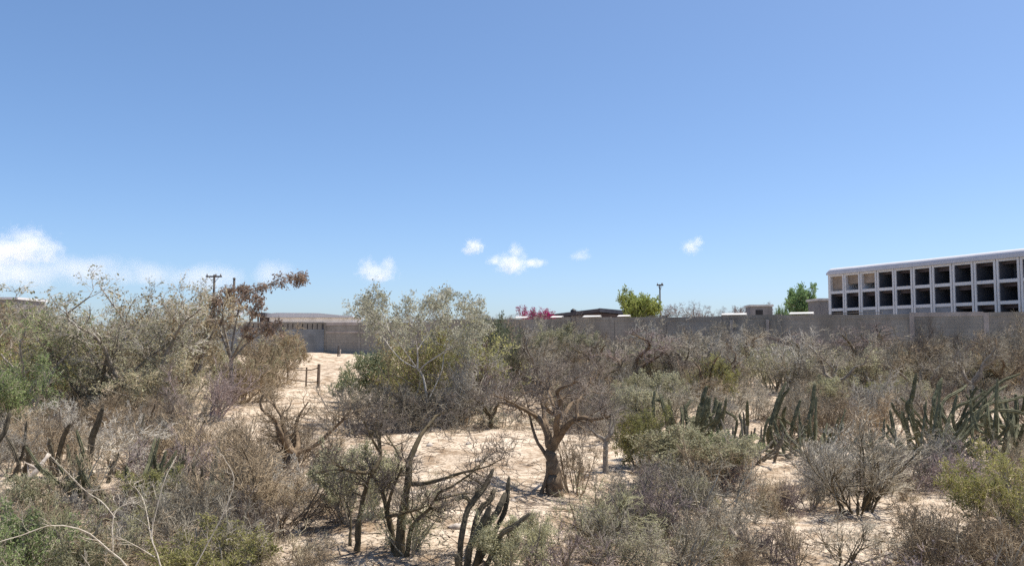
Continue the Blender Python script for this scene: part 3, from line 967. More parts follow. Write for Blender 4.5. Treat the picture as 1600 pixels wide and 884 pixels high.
# pale bare branches reaching up from the lower edge
Z3 = (0, 584, 2.9475)
p, lim = px_limbs((232, 1010), [
    ([(700, 1250, 0), (690, 1020, 0), (620, 884, 0), (520, 790, -.05), (420, 705, -.1), (275, 660, -.2), (150, 680, -.3), (0, 690, -.45)], .0125, .004),
    ([(555, 815, -.03), (558, 670, .1), (650, 628, .2)], .0065, .003),
    ([(560, 690, .1), (500, 640, .2), (425, 610, .3), (320, 520, .35), (225, 440, .4)], .006, .0025),
    ([(425, 610, .3), (520, 580, .2), (600, 540, .1)], .005, .0025),
    ([(710, 1250, .05), (790, 1000, .05), (770, 884, .05), (730, 780, .1), (742, 690, .15), (780, 540, .2), (832, 452, .3)], .0115, .0035),
    ([(745, 860, .08), (650, 790, 0), (565, 728, -.1)], .0065, .003),
    ([(728, 790, .1), (690, 660, .3), (640, 600, .4)], .0055, .0025),
    ([(690, 1100, 0), (600, 900, -.3), (500, 830, -.4), (405, 765, -.5)], .008, .003),
    ([(715, 1250, 0), (900, 1000, .3), (1090, 640, .5), (1040, 500, .6)], .009, .003),
], 3, Z3)
lim = [(a, b_ * .72, c * .7) for a, b_, c in lim]
wb = limbed(103, 'pale_branching_shrub', lim, ((5, .22, (25, 60)), (3, .1, (30, 60))), .0015, None, ('pale_twig', 'pale_twig'), wander=.16, up=.04, tmin=.4, sides=7, n0=16, knob=.16, bare=0)
grow_at(wb, p, 'smooth whitish bare branches forking above the low green growth', 'shrub')

# cactus clump in front of the gnarled tree
Z5 = (680, 720, 5.39)
p, lim = px_limbs((738, 892), [
    ([(215, 930, 0), (222, 620, 0), (280, 430, .1), (350, 330, .15), (420, 260, .2), (487, 132, .25)], .042, 0),
    ([(270, 930, -.1), (310, 650, -.1), (400, 500, -.1), (462, 355, -.1)], .05, 0),
    ([(320, 930, .1), (440, 590, .15), (550, 420, .2), (590, 320, .25)], .045, 0),
    ([(350, 930, .2), (560, 545, .3), (600, 400, .3), (622, 215, .35)], .036, 0),
    ([(400, 930, 0), (560, 565, -.2), (690, 450, -.3), (795, 352, -.35)], .038, 0),
    ([(280, 930, .3), (350, 560, .4), (470, 420, .5), (500, 350, .55)], .042, 0),
    ([(330, 400, .15), (250, 320, .1), (180, 325, 0)], .03, 0),
    ([(240, 930, -.2), (200, 760, -.3), (185, 690, -.3)], .04, 0),
    ([(350, 350, .15), (362, 300, .15), (358, 260, .15)], .032, 0),
], 4, Z5)
cac = cactus(104, 'pitaya_cactus', [(a, b_ * .74) for a, b_, c in lim], 'cactus_brown')
grow_at(cac, p, 'ribbed cactus clump with slanting olive stems before the gnarled tree', 'cactus')

# the leafy tree that rises over the wall in the middle
Z6 = (500, 420, 3.4)
p, lim = px_limbs((668, 664), [
    ([(572, 830, 0), (570, 680, 0), (545, 540, .05), (510, 490, .05)], .06, .045),
    ([(510, 490, .05), (508, 380, .1), (480, 260, .1), (440, 160, .2)], .042, .012),
    ([(515, 500, .05), (440, 390, -.3), (330, 250, -.6), (200, 140, -.8)], .036, .01),
    ([(510, 490, .05), (390, 430, .4), (260, 280, .7), (140, 175, .9)], .034, .01),
    ([(520, 500, .05), (570, 450, -.2), (690, 370, -.4), (780, 280, -.5), (850, 120, -.6)], .042, .01),
    ([(570, 690, 0), (660, 520, .4), (680, 400, .6), (760, 250, .8), (880, 70, .9)], .04, .01),
    ([(508, 380, .1), (580, 280, .6), (640, 170, .9), (700, 100, 1.0)], .03, .01),
    ([(480, 270, .1), (560, 190, -.5), (590, 130, -.8)], .026, .01),
    ([(680, 400, .6), (800, 330, .2), (890, 230, 0)], .026, .008),
    ([(330, 260, -.6), (300, 180, -.3), (240, 100, -.1)], .022, .008),
], 6, Z6)
lim = [(a, b_ * .62, c * .7) for a, b_, c in lim]
mid = limbed(105, 'leafy_tree', lim, ((12, .9, (30, 80)), (7, .45, (30, 70)), (4, .2, (30, 65))), .0034, {1: 2, 2: 2, 'size': .085, 'spread': .04, 'droop': .5}, ('white_bark', 'silver_twig'), 'pale_leaf', .2, .03, tmin=.42)
grow_at(mid, p, 'wide crowned tree with pale dusty leaves and a thin whitish trunk', 'tree', None, mid.h * .885, mid.w * .84)

# left thicket
G(LT[0], 25, 672, 478, 190, 'leafy green tree at the end of the thicket by the grey flat roof', 'tree', mats={'foliage': 'green_leaf', 'crown': 'olive_twig'})
G(LT[1], 118, 655, 444, 230, 'dusty grey green tree in the thicket with ragged plum coloured tips', 'tree', mats={'foliage': 'dusty_leaf', 'crown': 'silver_twig'})
G(LT[2], 222, 648, 430, 230, 'tallest tree of the thicket with sparse dark leaves against the sky', 'tree', mats={'foliage': 'dusty_leaf', 'crown': 'silver_twig'})
G(LT[3], 292, 640, 447, 190, 'straw brown tree in the thicket beside the pole with a crossarm', 'tree', mats={'foliage': 'brown_leaf', 'crown': 'straw_twig'})
# the reddish tree whose long bough reaches out over the white house
Z7 = (280, 400, 7.365)
p, lim = px_limbs((362, 632), [
    ([(600, 1720, 0), (620, 1400, 0), (600, 1100, 0)], .07, .05),
    ([(600, 1150, 0), (650, 800, .2), (700, 560, .3), (800, 430, .3), (960, 370, .3), (1130, 290, .4)], .035, .012),
    ([(960, 370, .3), (1130, 275, .4), (1260, 262, .4), (1385, 258, .4)], .014, .006),
    ([(600, 1150, 0), (500, 700, -.3), (540, 500, -.4), (560, 420, -.4)], .04, .008),
    ([(610, 1200, 0), (450, 800, .4), (400, 640, .5), (420, 540, .5)], .035, .008),
    ([(610, 1200, 0), (750, 900, -.4), (850, 640, -.6), (900, 520, -.6)], .035, .008),
    ([(610, 1200, 0), (800, 1000, .2), (1000, 860, .2), (1150, 830, .2)], .035, .008),
    ([(700, 560, .3), (700, 480, .6), (740, 420, .7)], .02, .006),
], 7, Z7)
red = limbed(106, 'leafy_tree', lim, ((14, .42, (20, 60)), (7, .22, (25, 65)), (4, .1, (30, 65))), .004, {1: 1, 2: 1, 'size': .085, 'spread': .03, 'droop': .8}, ('grey_bark', 'brown_twig'), 'red_leaf', .2, .0, tmin=.3)
grow_at(red, p, 'reddish leaved tree with one long bough reaching over the white house', 'tree')
G(DENSE[0], 418, 603, 512, 110, 'rounded brown tangled shrub under the long reddish bough', mats={'branches': 'brown_twig', 'twigs': 'brown_twig'})
G(LS[1], 445, 575, 520, 60, 'small olive brown bush against the slotted wall', mats={'foliage': 'brown_leaf', 'twigs': 'brown_twig'})
G(LS[0], 85, 640, 520, 150, 'yellowish green shrub under the dusty thicket trees', mats={'foliage': 'yellow_leaf'})
G(SPARSE[0], 178, 650, 540, 170, 'grey green sparse shrub under the tallest thicket tree', mats={'foliage': 'dusty_leaf'})
G(SPARSE[1], 255, 652, 545, 150, 'straw grey sparse shrub beneath the straw brown tree', mats={'twigs': 'straw_twig', 'foliage': 'dusty_leaf'})
G(SH[0], 325, 655, 560, 120, 'dark purplish bare shrub at the foot of the reddish tree', mats={'twigs': 'purple_twig', 'branches': 'purple_twig'})
G(DENSE[1], 375, 628, 545, 130, 'broad brown shrub at the edge of the thicket by the timber fence', mats={'twigs': 'brown_twig', 'branches': 'brown_twig'})
G(LS[2], 20, 690, 560, 130, 'soft green shrub at the outer end of the thicket', mats={'foliage': 'green_leaf'})

# middle: bushes round the leafy tree
G(LS[1], 592, 632, 548, 112, 'round dark green bush beside the wide crowned pale tree', mats={'foliage': 'dark_leaf', 'twigs': 'olive_twig'})
G(DENSE[1], 640, 668, 578, 150, 'dark grey tangled shrub round the thin whitish trunk', mats={'twigs': 'grey_twig'})
G(DENSE[0], 712, 662, 548, 150, 'silvery grey tangled shrub beside the thin whitish trunk', mats={'twigs': 'silver_twig'})
G(SPARSE[0], 690, 640, 520, 150, 'olive shrub behind the silvery tangle with few small leaves', mats={'foliage': 'yellow_leaf', 'twigs': 'olive_twig'})
G(SPARSE[1], 612, 640, 520, 130, 'thin olive brown shrub under the edge of the pale crown', mats={'foliage': 'brown_leaf', 'twigs': 'olive_twig'})
G(SPARSE[0], 735, 645, 505, 150, 'tall olive shrub under the pale crown beside the dark bush', mats={'foliage': 'yellow_leaf', 'twigs': 'olive_twig'})
G(SPARSE[1], 668, 650, 505, 150, 'yellowish shrub round the whitish trunk under the pale crown', mats={'foliage': 'yellow_leaf', 'twigs': 'brown_twig'})
G(LS[0], 770, 608, 496, 90, 'dark olive bush against the wall beside the pale crown', mats={'foliage': 'dark_leaf'})
G(SH[1], 768, 640, 535, 130, 'dark grey bare shrub between the pale tree and the gnarled tree', mats={'twigs': 'purple_twig'})
G(LOW[0], 788, 664, 636, 95, 'low flat green mat of leaves at the edge of the open sand', mats={'foliage': 'dark_leaf', 'twigs': 'olive_twig'})
G(LOW[1], 735, 664, 640, 70, 'low rusty brown tuft at the edge of the open sand', mats={'twigs': 'brown_twig', 'branches': 'brown_twig'})
G(SH[2], 545, 680, 590, 110, 'crooked bare grey shrub on sand before the dark green bush', mats={'branches': 'grey_bark'})
G(TR[1], 440, 735, 600, 140, 'low crooked bare tree spreading dark limbs over sand by the fence', 'tree', mats={'trunk': 'brown_bark', 'crown': 'brown_twig'})
G(SH[3], 520, 722, 672, 90, 'small dry brown shrub behind the many stemmed tree', mats={'twigs': 'brown_twig'})
G(SH[0], 902, 772, 660, 92, 'brown fan shaped shrub close beside the gnarled trunk', mats={'twigs': 'brown_twig', 'branches': 'brown_twig'})
G(TR[2], 946, 738, 610, 90, 'thin bare sapling with crooked grey limbs near the gnarled tree', 'tree', mats={'trunk': 'grey_bark'})

# right: bare trees in the scrub before the wall
G(TR[0], 992, 612, 516, 140, 'dark bare tree with twisting limbs in the scrub before the wall', 'tree', mats={'crown': 'purple_twig', 'trunk': 'brown_bark'})
G(TR[1], 1070, 606, 520, 120, 'bare tree with one pale looping limb near the wall', 'tree', mats={'trunk': 'grey_bark', 'crown': 'grey_twig'})
G(TR[2], 1166, 584, 514, 100, 'small bare tree with a thick upright trunk below the white coping', 'tree', mats={'trunk': 'brown_bark', 'crown': 'grey_twig'})
G(TR[1], 1340, 588, 504, 140, 'dark purplish bare tree below the burial niches', 'tree', mats={'trunk': 'olive_bark', 'crown': 'purple_twig'})
G(TR[0], 1578, 560, 492, 90, 'rusty brown bare tree close to the end of the burial niches', 'tree', mats={'trunk': 'brown_bark', 'crown': 'brown_twig'})
G(LS[0], 1262, 560, 500, 80, 'yellow green bush against the wall beside the green garden tree', mats={'foliage': 'yellow_leaf', 'twigs': 'olive_twig'})
G(SPARSE[1], 1440, 575, 500, 130, 'grey green sparse shrub against the wall under the niches', mats={'foliage': 'dusty_leaf'})
G(SPARSE[0], 1500, 572, 500, 120, 'olive tinted sparse shrub against the wall under the niches', mats={'foliage': 'dusty_leaf', 'twigs': 'olive_twig'})
G(LS[2], 875, 590, 508, 100, 'thin olive bush against the wall below the magenta flowers', mats={'foliage': 'dusty_leaf', 'twigs': 'olive_twig'})
G(LS[1], 1550, 610, 552, 70, 'rounded straw coloured bush on pale sand by the sprawling cactus', mats={'foliage': 'brown_leaf', 'twigs': 'straw_twig'})

# right: cacti
def cact(k, px, base, top, w, label, mat='cactus', rz=None):
    p = hit(px, base)
    h = (base - top) * p.y / F
    k_ = max(.85, min(1.3, (w * p.y / F / CA[k].w) / (h / CA[k].h)))
    return grow_at(CA[k], p, label, 'cactus', None, h, CA[k].w * h / CA[k].h * k_, RNG.uniform(0, 6.28) if rz is None else rz, {'stem': mat})
def drawn(base, zoom, stems, seed, label, mat, rs=1.0):
    """cactus stems drawn over the photograph, rooted in the sand and given their own depth"""
    rng = random.Random(seed)
    out = []
    for pts, r in stems:
        d0 = rng.uniform(-.45, .45); d1 = d0 + rng.uniform(-.4, .4)
        n = len(pts) - 1
        q = [(x, y, d0 + (d1 - d0) * i / n) for i, (x, y) in enumerate(pts)]
        out.append((q, r * rs, 0))
    p, lim = px_limbs(base, out, seed, zoom)
    c = cactus(seed, 'pitaya_cactus', [(a, b_) for a, b_, c_ in lim], mat)
    return grow_at(c, p, label, 'cactus')
Z8 = (1360, 560, 5.525)
drawn((1487, 694), Z8, [
    ([(470, 700), (375, 505), (260, 490), (190, 420), (160, 348)], .026), ([(430, 700), (292, 405), (330, 320), (346, 250), (376, 102)], .036),
    ([(520, 700), (380, 490), (290, 395), (236, 345)], .022), ([(560, 730), (520, 420), (545, 300), (597, 178)], .038),
    ([(600, 730), (565, 500), (610, 360), (750, 280), (805, 238)], .028), ([(650, 740), (640, 560), (700, 420), (850, 350), (965, 268)], .028),
    ([(690, 740), (720, 560), (880, 400), (1080, 215), (1262, 132)], .03), ([(700, 740), (740, 600), (960, 400), (1150, 350), (1330, 298)], .028),
    ([(720, 740), (770, 620), (1000, 455), (1200, 450), (1330, 480)], .032), ([(730, 745), (790, 640), (950, 540), (1150, 560), (1330, 540)], .03),
    ([(760, 750), (800, 700), (1000, 640), (1155, 690)], .03), ([(740, 750), (850, 715), (1050, 700), (1200, 730)], .028),
    ([(660, 740), (655, 620), (600, 480), (588, 375)], .03), ([(690, 740), (690, 600), (680, 450), (722, 298)], .03), ([(560, 740), (480, 640), (410, 620)], .03),
    ([(740, 745), (860, 560), (1040, 330), (1150, 250)], .026), ([(700, 745), (760, 500), (860, 300), (900, 240)], .026)],
    201, 'wide sprawling cactus with long grey green stems fanned over the sand', 'cactus', 1.25)
Z9 = (960, 560, 4.419)
drawn((1105, 690), Z9, [
    ([(300, 560), (265, 430), (262, 330), (272, 235)], .03), ([(370, 570), (350, 440), (345, 340), (320, 285), (272, 268)], .03),
    ([(440, 570), (460, 450), (452, 350)], .034), ([(480, 570), (490, 440), (485, 340), (518, 292)], .034), ([(560, 580), (575, 450), (585, 320), (627, 176)], .05),
    ([(650, 580), (655, 420), (634, 315)], .03), ([(690, 580), (700, 460), (698, 300)], .038), ([(720, 580), (722, 470), (716, 308)], .036),
    ([(700, 580), (735, 400), (762, 255)], .03), ([(800, 580), (830, 420), (770, 370), (738, 360)], .026), ([(880, 580), (902, 460), (906, 286)], .036),
    ([(420, 580), (390, 450), (345, 330)], .03), ([(520, 580), (520, 470), (540, 400)], .032), ([(620, 580), (600, 480), (690, 390)], .028), ([(840, 580), (870, 480), (850, 400)], .03)],
    202, 'dark cactus with tall upright stems rising from the green drooping shrub', 'cactus', 1.15)
drawn((1232, 700), Z9, [
    ([(1100, 600), (1060, 470), (1110, 290), (1172, 162)], .036), ([(1140, 600), (1090, 450), (1140, 280), (1196, 195)], .032), ([(1270, 610), (1290, 500), (1340, 380), (1370, 190)], .046),
    ([(1190, 610), (1210, 470), (1270, 300)], .036), ([(1000, 600), (1050, 420), (1130, 420), (1230, 490), (1300, 615)], .026), ([(1060, 610), (1090, 560), (1180, 610), (1290, 622)], .024),
    ([(1170, 610), (1160, 480), (1150, 380), (1172, 330)], .03), ([(1190, 610), (1165, 560), (1130, 470), (1165, 390)], .028), ([(1050, 600), (1040, 500), (1062, 440)], .036), ([(1230, 610), (1250, 540), (1330, 540)], .028)],
    203, 'cactus with two long dark leaning stems and grey arching ones', 'cactus', 1.12)
cact(2, 1165, 716, 655, 120, 'low sprawling cactus with grey stems lying between the two dark ones', 'cactus_skin_old')
cact(0, 1068, 700, 618, 110, 'dark leaning cactus clump at the edge of the green drooping shrub')
cact(2, 1272, 712, 640, 130, 'tangled grey green cactus beside the two long leaning stems')
cact(2, 1445, 712, 622, 150, 'tangled dark cactus at the inner edge of the wide fanned one')
cact(2, 1555, 722, 620, 190, 'tangled grey green cactus in front of the wide fanned one')
cact(0, 1592, 690, 606, 110, 'leaning dark cactus clump behind the wide fanned one')
# left: cacti
Z10 = (0, 620, 3.35)
drawn((135, 748), Z10, [
    ([(470, 440), (490, 350), (505, 200), (553, 38)], .046), ([(340, 430), (335, 300), (360, 190), (387, 128)], .034), ([(310, 420), (292, 270), (280, 205)], .034),
    ([(360, 430), (400, 370), (424, 275)], .034), ([(480, 490), (470, 400), (465, 360)], .032), ([(590, 440), (605, 380), (642, 275)], .03)],
    204, 'tall brown cactus stems standing in the dry brush', 'cactus_brown', 1.2)
drawn((22, 752), Z10, [
    ([(-40, 430), (0, 270), (50, 180), (72, 85)], .032), ([(60, 440), (130, 370), (110, 290), (60, 205)], .026), ([(150, 440), (180, 330), (164, 248)], .034),
    ([(100, 440), (150, 300), (162, 150)], .02), ([(-60, 430), (-30, 320), (-60, 200)], .03)],
    205, 'leaning brown cactus stems behind the fallen pale log', 'cactus_brown', 1.25)
drawn((215, 742), Z10, [
    ([(650, 430), (672, 370), (690, 330), (742, 278)], .03), ([(720, 420), (748, 250), (772, 108)], .02), ([(560, 480), (585, 470), (640, 440), (742, 388)], .036), ([(620, 440), (640, 400), (600, 330)], .024)],
    206, 'thin curved cactus stems among the purplish dry brush', 'cactus_brown', 1.25)
cact(2, 190, 785, 690, 200, 'low sprawling dark green cactus in the dry brush')
cact(2, 320, 812, 720, 200, 'low dark cactus sprawling under the brown twiggy shrub', 'cactus_brown')

# right: near shrubs
G(LS[2], 1075, 752, 662, 180, 'pale green drooping shrub spreading round the dark cactus stems', mats={'foliage': 'dusty_leaf', 'twigs': 'straw_twig', 'branches': 'straw_twig'})
G(LS[0], 1125, 740, 676, 110, 'fresher green shrub beside the pale drooping one', mats={'foliage': 'green_leaf', 'twigs': 'straw_twig'})
G(LS[1], 1010, 730, 640, 90, 'yellowish green shrub between the sapling and the cactus', mats={'foliage': 'yellow_leaf', 'twigs': 'straw_twig'})
G(SH[4], 1335, 800, 645, 210, 'large grey fan shaped shrub rising from bright sand', mats={'branches': 'olive_bark', 'twigs': 'grey_twig'})
G(DENSE[1], 1290, 745, 672, 130, 'broad silvery shrub behind the large grey fan', mats={'twigs': 'silver_twig'})
G(DENSE[0], 1415, 752, 672, 140, 'dense grey shrub beneath the sprawling cactus', mats={'twigs': 'grey_twig'})
G(DENSE[1], 1490, 765, 690, 130, 'dark grey low tangle beside the yellow green shrub', mats={'twigs': 'purple_twig'})
G(LS[2], 1572, 850, 700, 150, 'yellow green leafy shrub lit by the sun', mats={'foliage': 'yellow_leaf', 'twigs': 'straw_twig'})
G(SH[3], 1560, 905, 790, 190, 'brown twiggy growth under the yellow green shrub', mats={'twigs': 'brown_twig'})
G(DENSE[0], 1105, 822, 705, 190, 'big grey mound of tangled twigs beside the pale stump', mats={'twigs': 'grey_twig'})
G(DENSE[1], 1000, 838, 735, 150, 'purplish grey mound of tangled twigs', mats={'twigs': 'purple_twig', 'branches': 'purple_twig'})
G(SH[1], 1060, 890, 790, 190, 'greyish bare shrub in front of the tangled mounds', mats={'twigs': 'grey_twig'})
G(SH[2], 935, 868, 750, 130, 'thin leafless shrub with olive stems before the sapling', mats={'twigs': 'olive_twig', 'branches': 'olive_bark'})
G(SH[3], 880, 905, 820, 160, 'reddish purple bare shrub beside the slanting cactus clump', mats={'twigs': 'purple_twig', 'branches': 'brown_twig'})
G(LS[2], 800, 905, 800, 130, 'grey green leafy shrub at the foot of the slanting cactus', mats={'foliage': 'dusty_leaf', 'twigs': 'olive_twig'})
G(LOW[0], 1440, 905, 842, 180, 'low mauve heath like shrub on pale sand', mats={'twigs': 'purple_twig', 'branches': 'purple_twig'})
G(SH[0], 1215, 800, 735, 100, 'brown bare shrub between the mound and the large grey fan', mats={'twigs': 'brown_twig', 'branches': 'brown_twig'})
G(SH[2], 1320, 880, 800, 110, 'dark stemmed bare shrub standing on bright sand below the fan', mats={'twigs': 'grey_twig', 'branches': 'olive_bark'})
G(SH[1], 1245, 880, 800, 90, 'sparse brown shrub on the bright sand strip', mats={'twigs': 'brown_twig'})

# left: near shrubs
G(SH[0], 425, 822, 652, 190, 'large brown twiggy shrub with dense upright stems', mats={'twigs': 'brown_twig', 'branches': 'brown_twig'})
G(SH[4], 370, 835, 690, 150, 'brown fan of dry stems beside the large brown shrub', mats={'twigs': 'brown_twig', 'branches': 'brown_twig'})
G(LS[2], 548, 815, 690, 130, 'olive green shrub behind the many stemmed tree', mats={'foliage': 'dusty_leaf', 'twigs': 'olive_twig'})
G(SPARSE[0], 640, 862, 760, 110, 'thin olive shrub growing among the dark twisted stems', mats={'twigs': 'olive_twig', 'foliage': 'dusty_leaf'})
G(LS[0], 25, 935, 800, 190, 'bright green leafy shrub beneath the whitish branches', mats={'foliage': 'green_leaf'})
G(LS[2], 345, 930, 815, 170, 'yellowish green grassy shrub beside the whitish branches', mats={'foliage': 'yellow_leaf', 'twigs': 'straw_twig'})
G(DENSE[0], 150, 905, 770, 200, 'olive grey tangle behind the whitish branches', mats={'twigs': 'olive_twig'})
G(DENSE[1], 270, 860, 750, 180, 'grey green tangle beside the whitish branches', mats={'twigs': 'grey_twig'})
G(SH[1], 95, 800, 690, 170, 'greyish brown shrub behind the fallen pale log', mats={'twigs': 'brown_twig'})
G(SH[3], 270, 765, 670, 170, 'purplish brown dry brush behind the low cactus', mats={'twigs': 'purple_twig'})
G(SH[2], 195, 735, 650, 150, 'grey dry brush among the standing cactus stems', mats={'twigs': 'silver_twig'})
G(SH[1], 60, 715, 640, 150, 'brown dry brush behind the leaning cactus stems', mats={'twigs': 'brown_twig'})
G(SH[0], 300, 720, 625, 110, 'thin bare shrub with dark stems on striped sand', mats={'branches': 'olive_bark'})
G(LOW[1], 455, 880, 830, 110, 'low straw coloured tuft on sand by the large brown shrub', mats={'twigs': 'straw_twig', 'branches': 'straw_twig'})

# ------------------------------------------------------------------ fillers: alike shrubs that only their place tells apart
def clear(x, y, p_list, r):
    return all((x - a) ** 2 + (y - b_) ** 2 > (r * c) ** 2 for a, b_, c in p_list)
SAND = [(hit(385, 662), 1.3), (hit(445, 690), 1.2), (hit(350, 705), .8), (hit(470, 760), .4), (hit(560, 700), .8), (hit(1060, 690), .8), (hit(1105, 700), 1.0), (hit(1170, 700), .8), (hit(1232, 712), 1.1), (hit(1430, 700), 1.1), (hit(1487, 712), 1.5), (hit(1570, 712), 1.5), (hit(1480, 660), 1.0), (hit(1560, 650), 1.2), (hit(1230, 650), 1.0), (hit(140, 765), 1.3), (hit(25, 770), .8), (hit(225, 765), .9), (hit(330, 660), 1.2), (hit(1210, 745), .5),
        (hit(790, 715), 2.6), (hit(740, 690), 1.6), (hit(510, 585), 3.2), (hit(470, 640), 1.8), (hit(1200, 592), 2.6), (hit(1400, 812), 1.1), (hit(1262, 845), .75), (hit(1200, 780), .5), (hit(1480, 790), .5), (hit(1300, 870), .4), (hit(1030, 870), .25), (hit(960, 780), .5),
        (hit(1535, 575), 2.2), (hit(700, 760), .9), (hit(480, 870), .6), (hit(860, 780), .8), (hit(490, 690), 1.4), (hit(700, 880), .7), (hit(420, 650), 1.4), (hit(620, 880), .7), (hit(540, 565), 3)]
def free(p, rad):
    return all((p.x - q.x) ** 2 + (p.y - q.y) ** 2 > (r + rad) ** 2 for q, r in SAND)

MARKS = []      # things one can find, for the labels of the alike shrubs
def mark(px, base, phrase):
    q = hit(px, base); MARKS.append((q.x, q.y, phrase))
for m_ in ((858, 772, 'the gnarled tree'), (600, 862, 'the many stemmed tree'), (232, 900, 'the whitish branches'), (738, 892, 'the slanting cactus'), (668, 664, 'the pale crowned tree'),
           (25, 690, 'the soft green thicket end'), (222, 648, 'the tallest thicket tree'), (362, 632, 'the reddish tree'), (592, 632, 'the round green bush'), (946, 738, 'the thin sapling'),
           (992, 612, 'the dark twisting tree'), (1070, 606, 'the looping pale limb'), (1166, 584, 'the thick trunked small tree'), (1340, 588, 'the dark purplish tree'), (1578, 560, 'the rusty brown tree'),
           (1262, 560, 'the yellow green wall bush'), (1470, 565, 'the niches'), (875, 580, 'the magenta flowers'), (1095, 694, 'the tall upright cactus'), (1240, 684, 'the two leaning cactus stems'),
           (1535, 690, 'the wide sprawling cactus'), (152, 722, 'the tall brown cactus stem'), (60, 800, 'the dark log'), (320, 800, 'the sprawling brown cactus'),
           (425, 822, 'the large brown twiggy shrub'), (1335, 800, 'the large grey fan shrub'), (1146, 858, 'the pale stump'), (1572, 850, 'the sunlit yellow green shrub'), (1440, 900, 'the mauve low shrub'),
           (497, 606, 'the timber fence'), (1075, 745, 'the pale drooping shrub'), (1000, 838, 'the purplish mound')): mark(*m_)
def near_phrase(p):
    return min(MARKS, key=lambda m: (m[0] - p.x) ** 2 + (m[1] - p.y) ** 2)[2]
SHAPE = {'bare_shrub': 'bare', 'tangled_shrub': 'tangled', 'leafy_shrub': 'leafy', 'sparse_shrub': 'thinly leaved', 'low_shrub': 'tufted', 'leafy_tree': 'leafy'}

def filler(n, seed, box, size, protos, mats, noun, group, cat='shrub', gap=.5, ratio=(.55, .9)):
    rng = random.Random(seed)
    done, tries, got = 0, 0, []
    d = (WB - WA).normalized(); nrm = Vector((-d.y, d.x))
    while done < n and tries < n * 40:
        tries += 1
        px, py = rng.uniform(box[0], box[1]), rng.uniform(box[2], box[3])
        p = hit(px, py)
        w = rng.uniform(*size)
        if not free(p, w * .35): continue
        if any((p.x - a) ** 2 + (p.y - b_) ** 2 < (gap * (w + c) / 2) ** 2 for a, b_, c in got): continue
        if (Vector((p.x, p.y)) - WA).dot(nrm) > -w * .5: continue      # keep off the wall
        got.append((p.x, p.y, w)); done += 1
        pl = rng.choice(protos)
        colour, mm = rng.choice(mats)
        big = 'broad' if w > size[0] + .6 * (size[1] - size[0]) else 'small' if w < size[0] + .25 * (size[1] - size[0]) else 'rounded'
        grow_at(pl, p, f'{big} {colour} {SHAPE[pl.name]} {noun} near {near_phrase(p)}', cat, group, w * rng.uniform(*ratio), w, rng.uniform(0, 6.28), mm)
GREY = ('grey', {'twigs': 'grey_twig', 'branches': 'grey_twig'})
BRN = ('brown', {'twigs': 'brown_twig', 'branches': 'brown_twig'})
SIL = ('silvery', {'twigs': 'silver_twig', 'branches': 'grey_twig'})
PUR = ('purplish', {'twigs': 'purple_twig', 'branches': 'purple_twig'})
DRK = ('dark', {'twigs': 'dark_twig', 'branches': 'brown_bark'})
OLI = ('olive', {'twigs': 'olive_twig', 'branches': 'olive_twig'})
STR = ('straw coloured', {'twigs': 'straw_twig', 'branches': 'straw_twig'})
DUS = ('dusty green', {'foliage': 'dusty_leaf'})
DUO = ('dusty olive', {'foliage': 'dusty_leaf', 'twigs': 'olive_twig'})
YEL = ('yellowish green', {'foliage': 'yellow_leaf', 'twigs': 'olive_twig'})
filler(105, 5, (760, 1640, 546, 612), (1.5, 2.7), SH[:3] + DENSE, [GREY, SIL, GREY, BRN, BRN, DRK], 'shrub before the wall', 'bare shrubs before the long wall', gap=.5, ratio=(.7, 1.05))
filler(24, 6, (760, 1640, 552, 620), (1.4, 2.3), SPARSE + LS[:1], [DUS, DUO, DUO], 'shrub before the wall', 'green shrubs before the long wall', gap=.55, ratio=(.6, .9))
filler(62, 7, (880, 1640, 612, 700), (1.0, 1.8), SH[:4] + DENSE, [GREY, SIL, BRN, DRK, GREY], 'shrub', 'bare shrubs among the cacti', gap=.52)
filler(8, 17, (880, 1640, 620, 720), (1.0, 1.7), SPARSE + LS[:2], [DUS, DUO, YEL], 'shrub', 'green shrubs among the cacti', gap=.55)
filler(40, 8, (900, 1640, 700, 900), (.6, 1.15), SH[1:4] + DENSE, [GREY, BRN, PUR, SIL, STR], 'knee high shrub', 'low bare shrubs in front of the cacti', gap=.5)
filler(4, 18, (880, 1640, 740, 900), (.5, .9), SPARSE + LS[:2], [DUS, DUO], 'knee high shrub', 'low green shrubs in front of the cacti', gap=.6)
filler(38, 9, (-40, 480, 640, 760), (.9, 1.6), SH[:4] + DENSE[:1], [BRN, GREY, DRK, SIL, BRN], 'shrub', 'bare shrubs by the thicket', gap=.52)
filler(36, 10, (-60, 470, 760, 930), (.6, 1.1), SH[1:4] + DENSE, [BRN, GREY, DRK, SIL], 'knee high shrub', 'low shrubs round the whitish branches', gap=.5)
filler(9, 20, (-60, 420, 760, 930), (.6, 1.0), SPARSE + LS[:2], [DUS, DUO, YEL], 'knee high shrub', 'low green shrubs round the whitish branches', gap=.55)
SHAPE['bare_tree'] = 'bare'
filler(22, 15, (780, 1640, 556, 640), (1.3, 2.2), TR, [('dark', {'trunk': 'brown_bark', 'crown': 'dark_twig'}), ('grey', {'trunk': 'grey_bark', 'crown': 'grey_twig'}), ('dark olive', {'trunk': 'olive_bark', 'crown': 'dark_twig'})], 'crooked small tree', 'small bare trees before the wall', 'tree', .9, (.8, 1.1))
filler(9, 16, (240, 1000, 640, 760), (.9, 1.5), TR, [('dark', {'trunk': 'olive_bark', 'crown': 'dark_twig'}), ('brown', {'trunk': 'brown_bark', 'crown': 'brown_twig'})], 'crooked little tree on sand', 'small bare trees on the sand', 'tree', 1.0, (.7, 1.0))
filler(26, 19, (420, 1560, 640, 880), (.3, .6), SH[1:4], [BRN, DRK, GREY], 'sprig on open sand', 'sprigs on the open sand', 'shrub', 1.0, (.6, 1.0))
